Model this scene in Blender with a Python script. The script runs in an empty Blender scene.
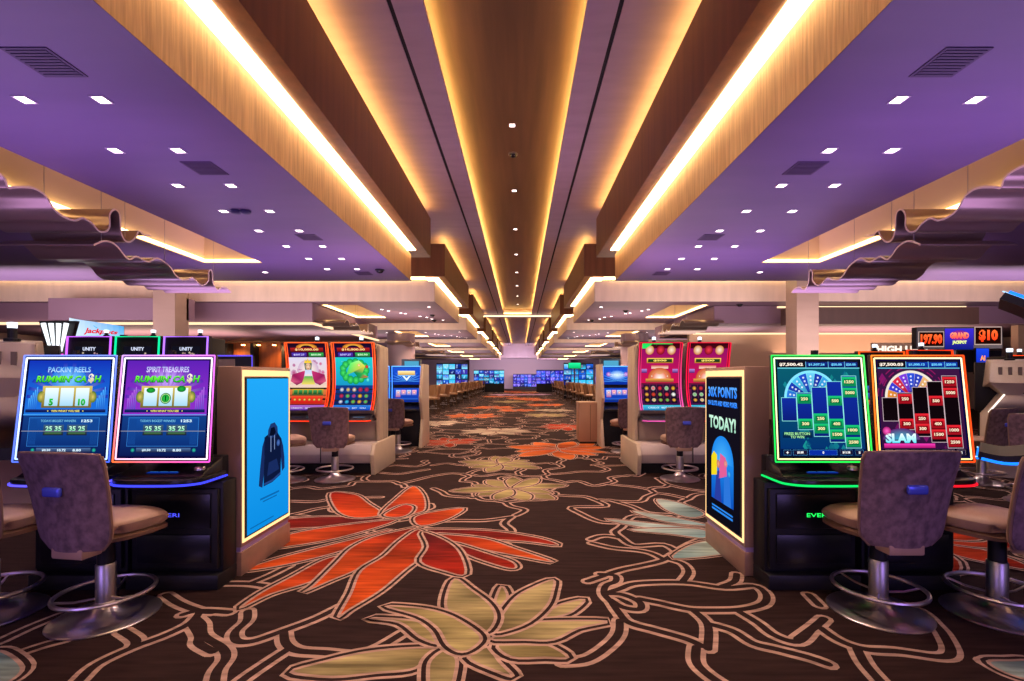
import bpy, bmesh, math, random
from mathutils import Vector, Matrix, noise as mnoise
from mathutils.geometry import delaunay_2d_cdt, tessellate_polygon

RND = random.Random(11)
SC = bpy.context.scene
COL = SC.collection
PI = math.pi
F, VX, VY, EYE = 484.0, 520.0, 377.0, 1.4      # focal length in pixels, vanishing point, eye height
CX = -0.14                                      # centre line of the aisle


def hx(h, k=1.0):
    h = h.lstrip('#')
    out = []
    for i in (0, 2, 4):
        c = int(h[i:i + 2], 16) / 255.0
        out.append((c / 12.92 if c <= 0.04045 else ((c + 0.055) / 1.055) ** 2.4) * k)
    return tuple(out)


# ------------------------------------------------------------------ materials
MATS = {}


def mat(name, color, rough=0.5, metal=0.0, noise=None, bump=0.0, emit=0.0, ecol=None, coat=0.0, spec=0.5):
    """noise = (amount, (sx,sy,sz))"""
    if name in MATS:
        return MATS[name]
    m = bpy.data.materials.new(name)
    m.use_nodes = True
    nt = m.node_tree
    b = nt.nodes['Principled BSDF']
    b.inputs['Base Color'].default_value = (*color, 1)
    b.inputs['Roughness'].default_value = rough
    b.inputs['Metallic'].default_value = metal
    b.inputs['Coat Weight'].default_value = coat
    b.inputs['Specular IOR Level'].default_value = spec
    if noise:
        amt, sc = noise
        tc = nt.nodes.new('ShaderNodeTexCoord')
        mp = nt.nodes.new('ShaderNodeMapping')
        mp.inputs['Scale'].default_value = sc
        nz = nt.nodes.new('ShaderNodeTexNoise')
        nz.inputs['Scale'].default_value = 1.0
        nz.inputs['Detail'].default_value = 4
        nt.links.new(tc.outputs['Object'], mp.inputs['Vector'])
        nt.links.new(mp.outputs['Vector'], nz.inputs['Vector'])
        mx = nt.nodes.new('ShaderNodeMix')
        mx.data_type = 'RGBA'
        mx.inputs['A'].default_value = (*[c * (1 - amt) for c in color], 1)
        mx.inputs['B'].default_value = (*[min(1, c * (1 + amt)) for c in color], 1)
        mr = nt.nodes.new('ShaderNodeMapRange')
        mr.inputs['From Min'].default_value = 0.3
        mr.inputs['From Max'].default_value = 0.7
        nt.links.new(nz.outputs['Fac'], mr.inputs['Value'])
        nt.links.new(mr.outputs['Result'], mx.inputs['Factor'])
        nt.links.new(mx.outputs['Result'], b.inputs['Base Color'])
        if bump:
            bp = nt.nodes.new('ShaderNodeBump')
            bp.inputs['Strength'].default_value = bump
            bp.inputs['Distance'].default_value = 0.01
            nt.links.new(nz.outputs['Fac'], bp.inputs['Height'])
            nt.links.new(bp.outputs['Normal'], b.inputs['Normal'])
    if emit:
        b.inputs['Emission Color'].default_value = (*(ecol or color), 1)
        b.inputs['Emission Strength'].default_value = emit
    MATS[name] = m
    return m


def glow(name, color, strength):
    if name in MATS:
        return MATS[name]
    m = bpy.data.materials.new(name)
    m.use_nodes = True
    nt = m.node_tree
    nt.nodes.clear()
    o = nt.nodes.new('ShaderNodeOutputMaterial')
    e = nt.nodes.new('ShaderNodeEmission')
    e.inputs['Color'].default_value = (*color, 1)
    e.inputs['Strength'].default_value = strength
    nt.links.new(e.outputs[0], o.inputs[0])
    MATS[name] = m
    return m


def vcol_glow(name, strength):
    """a lit display: the colour of each piece of artwork comes from the mesh's colour attribute"""
    m = bpy.data.materials.new(name)
    m.use_nodes = True
    nt = m.node_tree
    nt.nodes.clear()
    o = nt.nodes.new('ShaderNodeOutputMaterial')
    e = nt.nodes.new('ShaderNodeEmission')
    a = nt.nodes.new('ShaderNodeAttribute')
    a.attribute_name = 'Col'
    e.inputs['Strength'].default_value = strength
    nt.links.new(a.outputs['Color'], e.inputs['Color'])
    nt.links.new(e.outputs[0], o.inputs[0])
    MATS[name] = m
    return m


def vcol_cloth(name):
    m = bpy.data.materials.new(name)
    m.use_nodes = True
    nt = m.node_tree
    b = nt.nodes['Principled BSDF']
    b.inputs['Roughness'].default_value = 0.95
    b.inputs['Specular IOR Level'].default_value = 0.1
    a = nt.nodes.new('ShaderNodeAttribute')
    a.attribute_name = 'Col'
    tc = nt.nodes.new('ShaderNodeTexCoord')
    mp = nt.nodes.new('ShaderNodeMapping')
    mp.inputs['Scale'].default_value = (3.0, 30.0, 1.0)
    nz = nt.nodes.new('ShaderNodeTexNoise')
    nz.inputs['Scale'].default_value = 1.0
    nz.inputs['Detail'].default_value = 5
    nt.links.new(tc.outputs['Object'], mp.inputs['Vector'])
    nt.links.new(mp.outputs['Vector'], nz.inputs['Vector'])
    mr = nt.nodes.new('ShaderNodeMapRange')
    mr.inputs['From Min'].default_value = 0.3
    mr.inputs['From Max'].default_value = 0.7
    mr.inputs['To Min'].default_value = 0.62
    mr.inputs['To Max'].default_value = 1.3
    nt.links.new(nz.outputs['Fac'], mr.inputs['Value'])
    vm = nt.nodes.new('ShaderNodeVectorMath')
    vm.operation = 'SCALE'
    nt.links.new(a.outputs['Color'], vm.inputs[0])
    nt.links.new(mr.outputs['Result'], vm.inputs['Scale'])
    nt.links.new(vm.outputs['Vector'], b.inputs['Base Color'])
    MATS[name] = m
    return m


# ------------------------------------------------------------------ mesh builder
class MB:
    def __init__(self):
        self.v, self.f, self.mi, self.c = [], [], [], []

    def _add(self, vs, fs, m=0, col=None):
        n = len(self.v)
        self.v += [tuple(p) for p in vs]
        for k, f in enumerate(fs):
            self.f.append([i + n for i in f])
            self.mi.append(m)
            if col is None:
                self.c.append([(1, 1, 1)] * len(f))
            elif isinstance(col[0], (int, float)):
                self.c.append([col] * len(f))
            else:
                self.c.append([col[i] for i in f])
        return self

    def quad(self, a, b, c, d, m=0, col=None):
        return self._add([a, b, c, d], [(0, 1, 2, 3)], m, col)

    def box(self, x0, x1, y0, y1, z0, z1, m=0):
        v = [(x0, y0, z0), (x1, y0, z0), (x1, y1, z0), (x0, y1, z0), (x0, y0, z1), (x1, y0, z1), (x1, y1, z1), (x0, y1, z1)]
        return self._add(v, [(0, 3, 2, 1), (4, 5, 6, 7), (0, 1, 5, 4), (1, 2, 6, 5), (2, 3, 7, 6), (3, 0, 4, 7)], m)

    def hexa(self, bot, top, m=0):
        """eight corners: bottom four then top four, both counter-clockwise from above"""
        return self._add(list(bot) + list(top), [(0, 3, 2, 1), (4, 5, 6, 7), (0, 1, 5, 4), (1, 2, 6, 5), (2, 3, 7, 6), (3, 0, 4, 7)], m)

    def prism_x(self, prof, x0, x1, m=0):
        """closed profile [(y,z)] extruded along x"""
        n = len(prof)
        v = [(x0, y, z) for y, z in prof] + [(x1, y, z) for y, z in prof]
        fs = [(i, (i + 1) % n, (i + 1) % n + n, i + n) for i in range(n)]
        self._add(v, fs, m)
        tris = tessellate_polygon([[Vector((y, z, 0)) for y, z in prof]])
        self._add([(x0, y, z) for y, z in prof], [tuple(t) for t in tris], m)
        self._add([(x1, y, z) for y, z in prof], [tuple(reversed(t)) for t in tris], m)
        return self

    def prism_z(self, prof, z0, z1, m=0):
        n = len(prof)
        v = [(x, y, z0) for x, y in prof] + [(x, y, z1) for x, y in prof]
        fs = [(i, (i + 1) % n, (i + 1) % n + n, i + n) for i in range(n)]
        self._add(v, fs, m)
        tris = tessellate_polygon([[Vector((x, y, 0)) for x, y in prof]])
        self._add([(x, y, z1) for x, y in prof], [tuple(t) for t in tris], m)
        self._add([(x, y, z0) for x, y in prof], [tuple(reversed(t)) for t in tris], m)
        return self

    def lathe(self, prof, n=32, cx=0, cy=0, m=0):
        """profile [(r,z)] about the vertical axis"""
        v, fs = [], []
        for r, z in prof:
            for k in range(n):
                a = 2 * PI * k / n
                v.append((cx + r * math.cos(a), cy + r * math.sin(a), z))
        for i in range(len(prof) - 1):
            for k in range(n):
                k2 = (k + 1) % n
                fs.append((i * n + k, i * n + k2, (i + 1) * n + k2, (i + 1) * n + k))
        if prof[0][0] > 1e-6:
            fs.append(tuple(reversed(range(n))))
        if prof[-1][0] > 1e-6:
            fs.append(tuple((len(prof) - 1) * n + k for k in range(n)))
        return self._add(v, fs, m)

    def tube(self, pts, r, n=8, closed=False, m=0, cols=None):
        pts = [Vector(p) for p in pts]
        N = len(pts)
        v, fs, cc = [], [], []
        up = None
        for i, p in enumerate(pts):
            a = pts[(i - 1) % N] if (closed or i > 0) else p
            b = pts[(i + 1) % N] if (closed or i < N - 1) else p
            t = (b - a).normalized()
            if up is None:
                ref = Vector((0, 0, 1)) if abs(t.z) < 0.9 else Vector((1, 0, 0))
                up = (ref - t * ref.dot(t)).normalized()
            else:
                up = (up - t * up.dot(t)).normalized()
            s = t.cross(up)
            rr = r[i] if isinstance(r, (list, tuple)) else r
            for k in range(n):
                q = 2 * PI * k / n
                v.append(p + up * (rr * math.cos(q)) + s * (rr * math.sin(q)))
                if cols:
                    cc.append(cols[i])
        for i in range(N if closed else N - 1):
            i2 = (i + 1) % N
            for k in range(n):
                k2 = (k + 1) % n
                fs.append((i * n + k, i * n + k2, i2 * n + k2, i2 * n + k))
        if not closed:
            fs.append(tuple(reversed(range(n))))
            fs.append(tuple((N - 1) * n + k for k in range(n)))
        return self._add(v, fs, m, cc if cols else None)

    def grid(self, fn, nu, nv, m=0, thick=None):
        """surface fn(u,v)->Vector; with thick, a closed shell offset along the normal"""
        P = [[Vector(fn(i / nu, j / nv)) for j in range(nv + 1)] for i in range(nu + 1)]
        v = [P[i][j] for i in range(nu + 1) for j in range(nv + 1)]
        W = nv + 1
        fs = [(i * W + j, (i + 1) * W + j, (i + 1) * W + j + 1, i * W + j + 1) for i in range(nu) for j in range(nv)]
        if not thick:
            return self._add(v, fs, m)
        Q = []
        for i in range(nu + 1):
            for j in range(nv + 1):
                du = P[min(i + 1, nu)][j] - P[max(i - 1, 0)][j]
                dv = P[i][min(j + 1, nv)] - P[i][max(j - 1, 0)]
                nn = du.cross(dv).normalized()
                Q.append(P[i][j] - nn * (thick(i / nu, j / nv) if callable(thick) else thick))
        n0 = len(v)
        v = v + Q
        fs += [tuple(n0 + k for k in reversed(f)) for f in list(fs)]
        rim = [i * W for i in range(nu + 1)] + [nu * W + j for j in range(1, nv + 1)] + [i * W + nv for i in range(nu - 1, -1, -1)] + [j for j in range(nv - 1, 0, -1)]
        for a, b in zip(rim, rim[1:] + rim[:1]):
            fs.append((b, a, a + n0, b + n0))
        return self._add(v, fs, m)

    def build(self, name, mats, parent=None, bevel=0.0, seg=2, smooth=None, sub=0, loc=None, fix=True):
        me = bpy.data.meshes.new(name)
        me.from_pydata([tuple(p) for p in self.v], [], self.f)
        if not isinstance(mats, (list, tuple)):
            mats = [mats]
        for m in mats:
            me.materials.append(m)
        for p, i in zip(me.polygons, self.mi):
            p.material_index = i
        ca = me.color_attributes.new('Col', 'FLOAT_COLOR', 'CORNER')
        buf = []
        for f in self.c:
            for c in f:
                buf += [c[0], c[1], c[2], 1.0]
        ca.data.foreach_set('color', buf)
        if fix:
            bm = bmesh.new()
            bm.from_mesh(me)
            bmesh.ops.remove_doubles(bm, verts=bm.verts, dist=1e-5)
            bmesh.ops.recalc_face_normals(bm, faces=bm.faces)
            if bevel:
                es = [e for e in bm.edges if len(e.link_faces) == 2 and e.calc_face_angle(0) > 0.6]
                bmesh.ops.bevel(bm, geom=es, offset=bevel, segments=seg, profile=0.5, affect='EDGES', clamp_overlap=True)
            bm.to_mesh(me)
            bm.free()
        if smooth is None:
            smooth = bool(bevel) or False
        if smooth:
            me.polygons.foreach_set('use_smooth', [True] * len(me.polygons))
            me.set_sharp_from_angle(angle=math.radians(42))
        me.update()
        o = bpy.data.objects.new(name, me)
        COL.objects.link(o)
        if parent is not None:
            o.parent = parent
        if loc:
            o.location = loc
        if sub:
            md = o.modifiers.new('sub', 'SUBSURF')
            md.levels = md.render_levels = sub
        return o


def thing(name, label, cat, loc=(0, 0, 0), rz=0.0, group=None):
    o = bpy.data.objects.new(name, None)
    COL.objects.link(o)
    o.empty_display_size = 0.1
    o.location = loc
    o.rotation_euler = (0, 0, rz)
    o['label'] = label
    o['category'] = cat
    if group:
        o['group'] = group
    return o


def tag(o, label, cat, group=None):
    o['label'] = label
    o['category'] = cat
    if group:
        o['group'] = group
    return o


def struct(o, label=None):
    o['kind'] = 'structure'
    if label:
        o['label'] = label
        o['category'] = o.name.split('_')[0].split('.')[0]
    return o


def copy_tree(o, parent=None):
    c = o.copy()
    COL.objects.link(c)
    if parent is not None:
        c.parent = parent
    for ch in list(o.children):
        copy_tree(ch, c)
    return c


def dup(root, loc, rz, label, group=None):
    c = copy_tree(root)
    c.location = loc
    c.rotation_euler = (0, 0, rz)
    c['label'] = label
    if group:
        c['group'] = group
    return c


# ------------------------------------------------------------------ lettering
_TXT = {}


def text_shape(s, bold=0.0):
    key = (s, bold)
    if key in _TXT:
        return _TXT[key]
    cu = bpy.data.curves.new('lettering', 'FONT')
    cu.body = s
    cu.resolution_u = 2
    cu.offset = bold
    ob = bpy.data.objects.new('lettering', cu)
    COL.objects.link(ob)
    dg = bpy.context.evaluated_depsgraph_get()
    me = bpy.data.meshes.new_from_object(ob.evaluated_get(dg))
    vs = [(p.co.x, p.co.y) for p in me.vertices]
    fs = [tuple(p.vertices) for p in me.polygons]
    bpy.data.objects.remove(ob)
    bpy.data.curves.remove(cu)
    bpy.data.meshes.remove(me)
    x0 = min(p[0] for p in vs)
    x1 = max(p[0] for p in vs)
    y0 = min(p[1] for p in vs)
    y1 = max(p[1] for p in vs)
    _TXT[key] = ([((x - x0) / (x1 - x0), (y - y0) / (y1 - y0)) for x, y in vs], fs, (x1 - x0) / (y1 - y0))
    return _TXT[key]


class Canvas:
    """artwork on a display, drawn in u (0 left..1 right) and v (0 bottom..1 top), on a surface S(u,v)->(point, normal)"""

    def __init__(self, S, asp, step=0.0007, nv=1):
        self.S, self.asp, self.step, self.nv = S, asp, step, nv
        self.mb = MB()
        self.layer = 0

    def pt(self, u, v):
        p, n = self.S(u, v)
        return Vector(p) + Vector(n) * (self.step * (self.layer + 1))

    def up(self, n=1):
        self.layer += n
        return self

    def rect(self, u0, v0, u1, v1, c, c2=None):
        """c bottom colour, c2 top colour"""
        c2 = c2 or c
        n = max(1, int(math.ceil(self.nv * abs(v1 - v0))))
        for i in range(n):
            a, b = i / n, (i + 1) / n
            va, vb = v0 + (v1 - v0) * a, v0 + (v1 - v0) * b
            ca = tuple(c[k] + (c2[k] - c[k]) * a for k in range(3))
            cb = tuple(c[k] + (c2[k] - c[k]) * b for k in range(3))
            self.mb._add([self.pt(u0, va), self.pt(u1, va), self.pt(u1, vb), self.pt(u0, vb)], [(0, 1, 2, 3)], 0, [ca, ca, cb, cb])
        return self

    def frame(self, u0, v0, u1, v1, w, c, c2=None):
        h = w * self.asp
        self.rect(u0, v0, u1, v0 + h, c, c)
        self.rect(u0, v1 - h, u1, v1, c2 or c, c2 or c)
        self.rect(u0, v0 + h, u0 + w, v1 - h, c, c2)
        self.rect(u1 - w, v0 + h, u1, v1 - h, c, c2)
        return self

    def poly(self, pts, c):
        cols = c if not isinstance(c[0], (int, float)) else [c] * len(pts)
        tris = tessellate_polygon([[Vector((u, v, 0)) for u, v in pts]])
        self.mb._add([self.pt(u, v) for u, v in pts], [tuple(t) for t in tris], 0, cols)
        return self

    def disc(self, u, v, r, c, c2=None, a0=0, a1=2 * PI, n=20, sy=1.0, r0=0.0):
        """c centre colour, c2 rim colour"""
        c2 = c2 or c
        vs, cs, fs = [], [], []
        for k in range(n + 1):
            a = a0 + (a1 - a0) * k / n
            vs.append(self.pt(u + r0 * math.cos(a), v + r0 * math.sin(a) * self.asp * sy))
            cs.append(c)
            vs.append(self.pt(u + r * math.cos(a), v + r * math.sin(a) * self.asp * sy))
            cs.append(c2)
        for k in range(n):
            fs.append((2 * k, 2 * k + 1, 2 * k + 3, 2 * k + 2))
        self.mb._add(vs, fs, 0, cs)
        return self

    def text(self, s, u, v, h, c, c2=None, w=None, bold=0.0, slant=0.0):
        """centred on (u,v); h = letter height in v; w = width in u when given"""
        vs, fs, ar = text_shape(s, bold)
        ww = w or ar * h / self.asp
        c2 = c2 or c
        P, C = [], []
        for x, y in vs:
            P.append(self.pt(u + (x - 0.5) * ww + slant * (y - .5) * h, v + (y - 0.5) * h))
            C.append(tuple(c[k] + (c2[k] - c[k]) * y for k in range(3)))
        self.mb._add(P, fs, 0, C)
        return self

    def build(self, name, m, parent=None):
        return self.mb.build(name, m, parent, fix=False)


def flat_surface(c, ux, uy):
    """plane with lower-left corner c and edge vectors ux, uy"""
    c, ux, uy = Vector(c), Vector(ux), Vector(uy)
    n = ux.cross(uy).normalized()
    return lambda u, v: (c + ux * u + uy * v, n)


# ------------------------------------------------------------------ camera
cam_d = bpy.data.cameras.new('camera')
cam = bpy.data.objects.new('camera', cam_d)
COL.objects.link(cam)
cam.location = (0, 0, EYE)
cam.rotation_euler = (PI / 2, 0, 0)
cam_d.sensor_width = 36
cam_d.lens = F / 1024 * 36
cam_d.shift_x = (512 - VX) / 1024
cam_d.shift_y = (VY - 340.5) / 1024
cam_d.clip_start = 0.05
cam_d.clip_end = 200
SC.camera = cam
# ------------------------------------------------------------------ palette of materials
PLASTER = mat('soffit_plaster_violet_lit', hx('6b567e'), 0.45, noise=(0.10, (.5, 2, 1)))  # violet of the room's light is tinted into the plaster colour
PLASTER2 = mat('soffit_plaster_far', hx('94788c'), 0.5, noise=(0.08, (.5, 2, 1)))  # same plaster with a mauve light tint in its colour
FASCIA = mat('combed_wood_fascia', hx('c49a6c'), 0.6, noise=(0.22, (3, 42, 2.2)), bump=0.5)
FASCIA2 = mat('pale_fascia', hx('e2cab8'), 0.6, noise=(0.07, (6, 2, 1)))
WALNUT = mat('walnut_veneer', hx('6e4428'), 0.4, noise=(0.22, (9, 9, 0.7)))
WALNUT_LONG = mat('walnut_ceiling', hx('563c28'), 0.45, noise=(0.25, (8, 0.5, 1)))
PANEL = mat('ceiling_panel', hx('9c88a0'), 0.6, noise=(0.07, (1.5, 6, 1)))
TRAYM = mat('tray_plaster', hx('c9b59a'), 0.7)
DARK = mat('dark_gap', (0.004, 0.004, 0.006), 0.8)
BLACK = mat('black_cabinet', (0.007, 0.007, 0.010), 0.45, noise=(0.2, (20, 20, 20)), spec=.3)
GLOSS = mat('gloss_black', (0.006, 0.006, 0.010), 0.28, spec=.35)
CREAM = mat('cream_cabinet', hx('b7a596'), 0.45, noise=(0.04, (4, 4, 4)))
BENCH = mat('pale_bench', hx('b0a0a4'), 0.5)
CHROME = mat('brushed_chrome', (0.60, 0.52, 0.60), 0.30, 1.0)
STEEL = mat('dull_steel', (0.40, 0.37, 0.40), 0.38, 1.0)
LEATHER = mat('tan_leather', hx('a98878'), 0.42, noise=(0.06, (14, 14, 14)), bump=0.08)
BACKFAB = mat('worn_purple_back', hx('6e5560'), 0.75, noise=(0.42, (26, 26, 22)))
PIPING = mat('seat_piping', hx('7a5c50'), 0.5)
KIOSKM = mat('kiosk_panel', hx('97766d'), 0.4, noise=(0.08, (5, 5, 2)))
KIOSKB = mat('kiosk_plinth', hx('8d6d5f'), 0.4, noise=(0.15, (5, 5, 12)))
BRONZE = mat('wave_bronze', hx('a08a80'), 0.30, 0.7, noise=(0.08, (0.5, 4, 4)))
BRONZE_EDGE = mat('wave_edge', hx('e6d2b8'), 0.5)
STONE = mat('column_stone', hx('9d8377'), 0.5, noise=(0.08, (1, 1, 5)))
WALLM = mat('plum_wall', hx('8a7382'), 0.7, noise=(0.05, (1, 1, 1)))
WALLT = mat('tan_wall', hx('b59678'), 0.7, noise=(0.06, (1, 1, 1)))
BARWOOD = mat('orange_bar_wood', hx('8a4a20'), 0.45, noise=(0.3, (8, 8, 0.8)))
STOOLM = mat('brown_stool_leather', hx('8a6446'), 0.5)
STOOLW = mat('stool_wood', hx('4a2f20'), 0.5)
FELT = mat('table_felt', hx('b08858'), 0.8)
RAIL = mat('table_rail', hx('3a2a24'), 0.4)
CARPET = vcol_cloth('carpet')

LED_WARM = glow('led_warm', (1.0, 0.66, 0.32), 28.0)
LED_COVE = glow('led_cove', (1.0, 0.64, 0.26), 16.0)
LED_AMBER = glow('led_amber', (1.0, 0.52, 0.11), 21.0)
LED_CENTRE = glow('led_centre', (1.0, 0.56, 0.14), 42.0)
LED_TRAY = glow('led_tray', (1.0, 0.62, 0.25), 9.0)
LED_WHITE = glow('led_white', (1.0, 0.9, 0.85), 6.0)
LED_FRAME = glow('kiosk_led', (1.0, 0.60, 0.26), 1.7)
SCREEN = vcol_glow('screen_art', 1.15)
NEON = vcol_glow('neon_edge', 1.5)
FARSCREEN = vcol_glow('far_screen', 1.3)


# ------------------------------------------------------------------ the carpet
def fl(px, py):
    Y = F * EYE / (py - VY)
    return ((px - VX) * Y / F, Y)


def zz(x0, y0, s, pts):
    return [fl(x0 + a / s, y0 + b / s) for a, b in pts]


def catmull(pts, closed=False, n=6):
    P = [Vector((p[0], p[1])) for p in pts]
    N = len(P)
    out = []
    for i in range(N if closed else N - 1):
        p0 = P[(i - 1) % N] if (closed or i > 0) else P[i]
        p1, p2 = P[i], P[(i + 1) % N]
        p3 = P[(i + 2) % N] if (closed or i < N - 2) else p2
        for k in range(n):
            t = k / n
            out.append(0.5 * ((2 * p1) + (p2 - p0) * t + (2 * p0 - 5 * p1 + 4 * p2 - p3) * t * t + (3 * p1 - p0 - 3 * p2 + p3) * t ** 3))
    if not closed:
        out.append(P[-1])
    return out


CREAMC = hx('a5867e')
GROUND = hx('291a1b')
carpet = MB()
carpet.quad((-20, -4, 0), (20, -4, 0), (20, 62, 0), (-20, 62, 0), 0, GROUND)


def ribbon(pts, w, z, col, closed=False):
    N = len(pts)
    L, Rr = [], []
    for i, p in enumerate(pts):
        a = pts[(i - 1) % N] if (closed or i > 0) else p
        b = pts[(i + 1) % N] if (closed or i < N - 1) else p
        t = b - a
        if t.length < 1e-6:
            t = Vector((1, 0))
        t.normalize()
        s = Vector((-t.y, t.x)) * w / 2
        L.append(p + s)
        Rr.append(p - s)
    vs = [(q.x, q.y, z) for q in L] + [(q.x, q.y, z) for q in Rr]
    fs = [(i + N, (i + 1) % N + N, (i + 1) % N, i) for i in range(N if closed else N - 1)]
    carpet._add(vs, fs, 0, col)


def offset_line(pts, d):
    N = len(pts)
    out = []
    for i, p in enumerate(pts):
        a = pts[max(i - 1, 0)]
        b = pts[min(i + 1, N - 1)]
        t = (b - a)
        if t.length < 1e-6:
            t = Vector((1, 0))
        t.normalize()
        out.append(p + Vector((-t.y, t.x)) * d)
    return out


VN = [0]


def cap(p, r, z, col):
    n = 10
    carpet._add([(p.x + r * math.cos(2 * PI * k / n), p.y + r * math.sin(2 * PI * k / n), z) for k in range(n)], [tuple(range(n))], 0, col)


def vine(pts, gap=0.036, w=0.026, n=5):
    """a pair of cream lines with the ground colour between them; cores of crossing vines run into one another"""
    VN[0] += 1
    c = catmull(pts, n=n)
    dz = (VN[0] * 7 % 61) * 0.00001
    for half, z, col in ((gap + w / 2, 0.0004 + dz, CREAMC), (gap - w / 2, 0.0012 + dz, GROUND)):
        ribbon(c, half * 2, z, col)
        cap(c[0], half, z + 0.000003, col)
        cap(c[-1], half, z + 0.000006, col)


PZ = [0.0024]


def petal(pts, cols, lw=0.018, gap=0.03, outer=True, smooth=4):
    """outline on the floor; cols = (base, tip); two cream outlines with a dark gap between"""
    c = catmull(pts, closed=True, n=smooth)
    z = PZ[0]
    PZ[0] += 0.00009
    cen = sum(c, Vector((0, 0))) / len(c)
    base = Vector(pts[0][:2])
    far = max((p - base).length for p in c)

    def fill(poly, z, f):
        tr = tessellate_polygon([[Vector((p.x, p.y, 0)) for p in poly]])
        carpet._add([(p.x, p.y, z) for p in poly], [tuple(t) for t in tr], 0, f)
    if outer:
        ribbon(c, (gap + lw) * 2, z, CREAMC, True)
        ribbon(c, gap * 2, z + 0.00002, GROUND, True)
    colf = []
    for p in c:
        t = min(1, (p - base).length / far)
        k = 0.85 + 0.75 * mnoise.noise(Vector((p.x * 5, p.y * 5, PZ[0] * 900)))
        colf.append(tuple((cols[0][i] + (cols[1][i] - cols[0][i]) * t) * k for i in range(3)))
    fill(c, z + 0.00004, colf)
    ribbon(c, lw, z + 0.00006, CREAMC, True)


RED = (hx('7a1210'), hx('c8501a'))
RED2 = (hx('c04416'), hx('8a180f'))
DKRED = (hx('3e0c18'), hx('96200f'))
GOLD = (hx('6e6242'), hx('b0a276'))
GOLD2 = (hx('aa9c6c'), hx('776a44'))
BLUE = (hx('5d7f88'), hx('9fb0ae'))
WHITEP = (hx('8f8070'), hx('b8a898'))
ORANGE = (hx('a03a18'), hx('cc6a2c'))

# the large red flower, traced petal by petal
A = (240, 470, 4.862)
B = (400, 450, 4.862)
for org, cols, pts in [
    (A, DKRED, [(700, 235), (400, 228), (150, 250), (-150, 300), (250, 285), (500, 268)]),
    (A, RED, [(760, 245), (560, 262), (300, 300), (0, 380), (-160, 430), (150, 385), (480, 330)]),
    (A, RED, [(740, 290), (560, 335), (300, 400), (120, 450), (30, 490), (250, 455), (520, 385)]),
    (A, RED2, [(690, 215), (560, 232), (470, 195), (442, 112), (560, 120), (620, 160)]),
    (A, RED, [(690, 215), (760, 140), (840, 80), (890, 120), (900, 190), (850, 212), (780, 230)]),
    (A, RED2, [(700, 218), (790, 172), (840, 180), (820, 215), (760, 232)]),
    (A, RED, [(850, 230), (950, 203), (1088, 188), (1010, 240), (880, 272)]),
    (B, DKRED, [(100, 390), (300, 388), (480, 398), (680, 430), (770, 465), (600, 445), (250, 422)]),
    (B, RED, [(150, 412), (400, 430), (560, 480), (745, 545), (600, 522), (350, 472)]),
    (B, DKRED, [(250, 452), (450, 512), (545, 545), (562, 575), (500, 570), (330, 512)]),
    (A, RED, [(500, 420), (430, 500), (330, 550), (150, 605), (0, 675), (100, 600), (250, 520), (400, 440)]),
    (A, RED, [(850, 285), (760, 345), (690, 420), (560, 490), (440, 540), (310, 595), (360, 560), (470, 450), (540, 380), (640, 330), (760, 300)]),
    (A, RED, [(870, 290), (920, 350), (900, 410), (800, 490), (680, 590), (530, 681), (478, 715), (540, 600), (590, 490), (700, 420), (780, 345)]),
    (B, DKRED, [(110, 400), (220, 440), (290, 500), (318, 605), (220, 592), (100, 545), (135, 470)]),
]:
    petal(zz(*org, pts), cols, lw=0.019, gap=0.030)

# the gold flower in front of it
G = (400, 540, 4.829)
for cols, pts in [
    (GOLD, [(190, 530), (48, 525), (-166, 545), (-366, 590), (-526, 640), (-326, 665), (-116, 645), (48, 630), (120, 590)]),
    (GOLD2, [(190, 500), (100, 475), (0, 402), (-145, 380), (0, 385), (110, 405)]),
    (GOLD, [(215, 535), (270, 570), (270, 640), (230, 760), (150, 760), (135, 640), (150, 580)]),
    (GOLD, [(420, 520), (480, 590), (545, 660), (470, 640), (330, 572)]),
    (GOLD2, [(470, 510), (620, 500), (720, 512), (810, 570), (700, 572), (540, 570)]),
    (GOLD, [(670, 390), (760, 320), (890, 290), (830, 350), (750, 375)]),
    (GOLD, [(440, 482), (560, 430), (680, 396), (1000, 396), (860, 430), (740, 485), (600, 486)]),
    (GOLD2, [(470, 345), (455, 310), (490, 225), (520, 280)]),
    (GOLD, [(460, 440), (490, 370), (560, 280), (640, 232), (740, 195), (738, 250), (710, 320), (620, 400), (500, 445)]),
    (GOLD, [(410, 450), (330, 392), (232, 350), (225, 270), (265, 190), (340, 240), (430, 310), (462, 380)]),
    (GOLD2, [(390, 470), (370, 512), (300, 545), (230, 510), (180, 430), (90, 370), (-70, 322), (100, 332), (220, 360), (320, 412)]),
]:
    petal(zz(*G, pts), cols, lw=0.019, gap=0.032)

# the blue flower beside the poster stand
Bl = (550, 450, 4.862)
for pts in [
    [(750, 310), (640, 262), (520, 240), (560, 290), (680, 330)],
    [(770, 370), (600, 330), (400, 298), (560, 350)],
    [(770, 390), (600, 370), (270, 338), (500, 384)],
    [(750, 430), (600, 412), (390, 390), (600, 382), (750, 392)],
    [(600, 530), (680, 465), (800, 445), (880, 500)],
]:
    petal(zz(*Bl, pts), BLUE, lw=0.014, gap=0.022)
petal(zz(0, 540, 4.829, [(-60, 560), (20, 545), (110, 620), (40, 690), (-60, 700)]), BLUE)
petal(zz(800, 540, 4.571, [(1060, 560), (960, 555), (860, 560), (940, 612), (1060, 640)]), BLUE)

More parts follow.
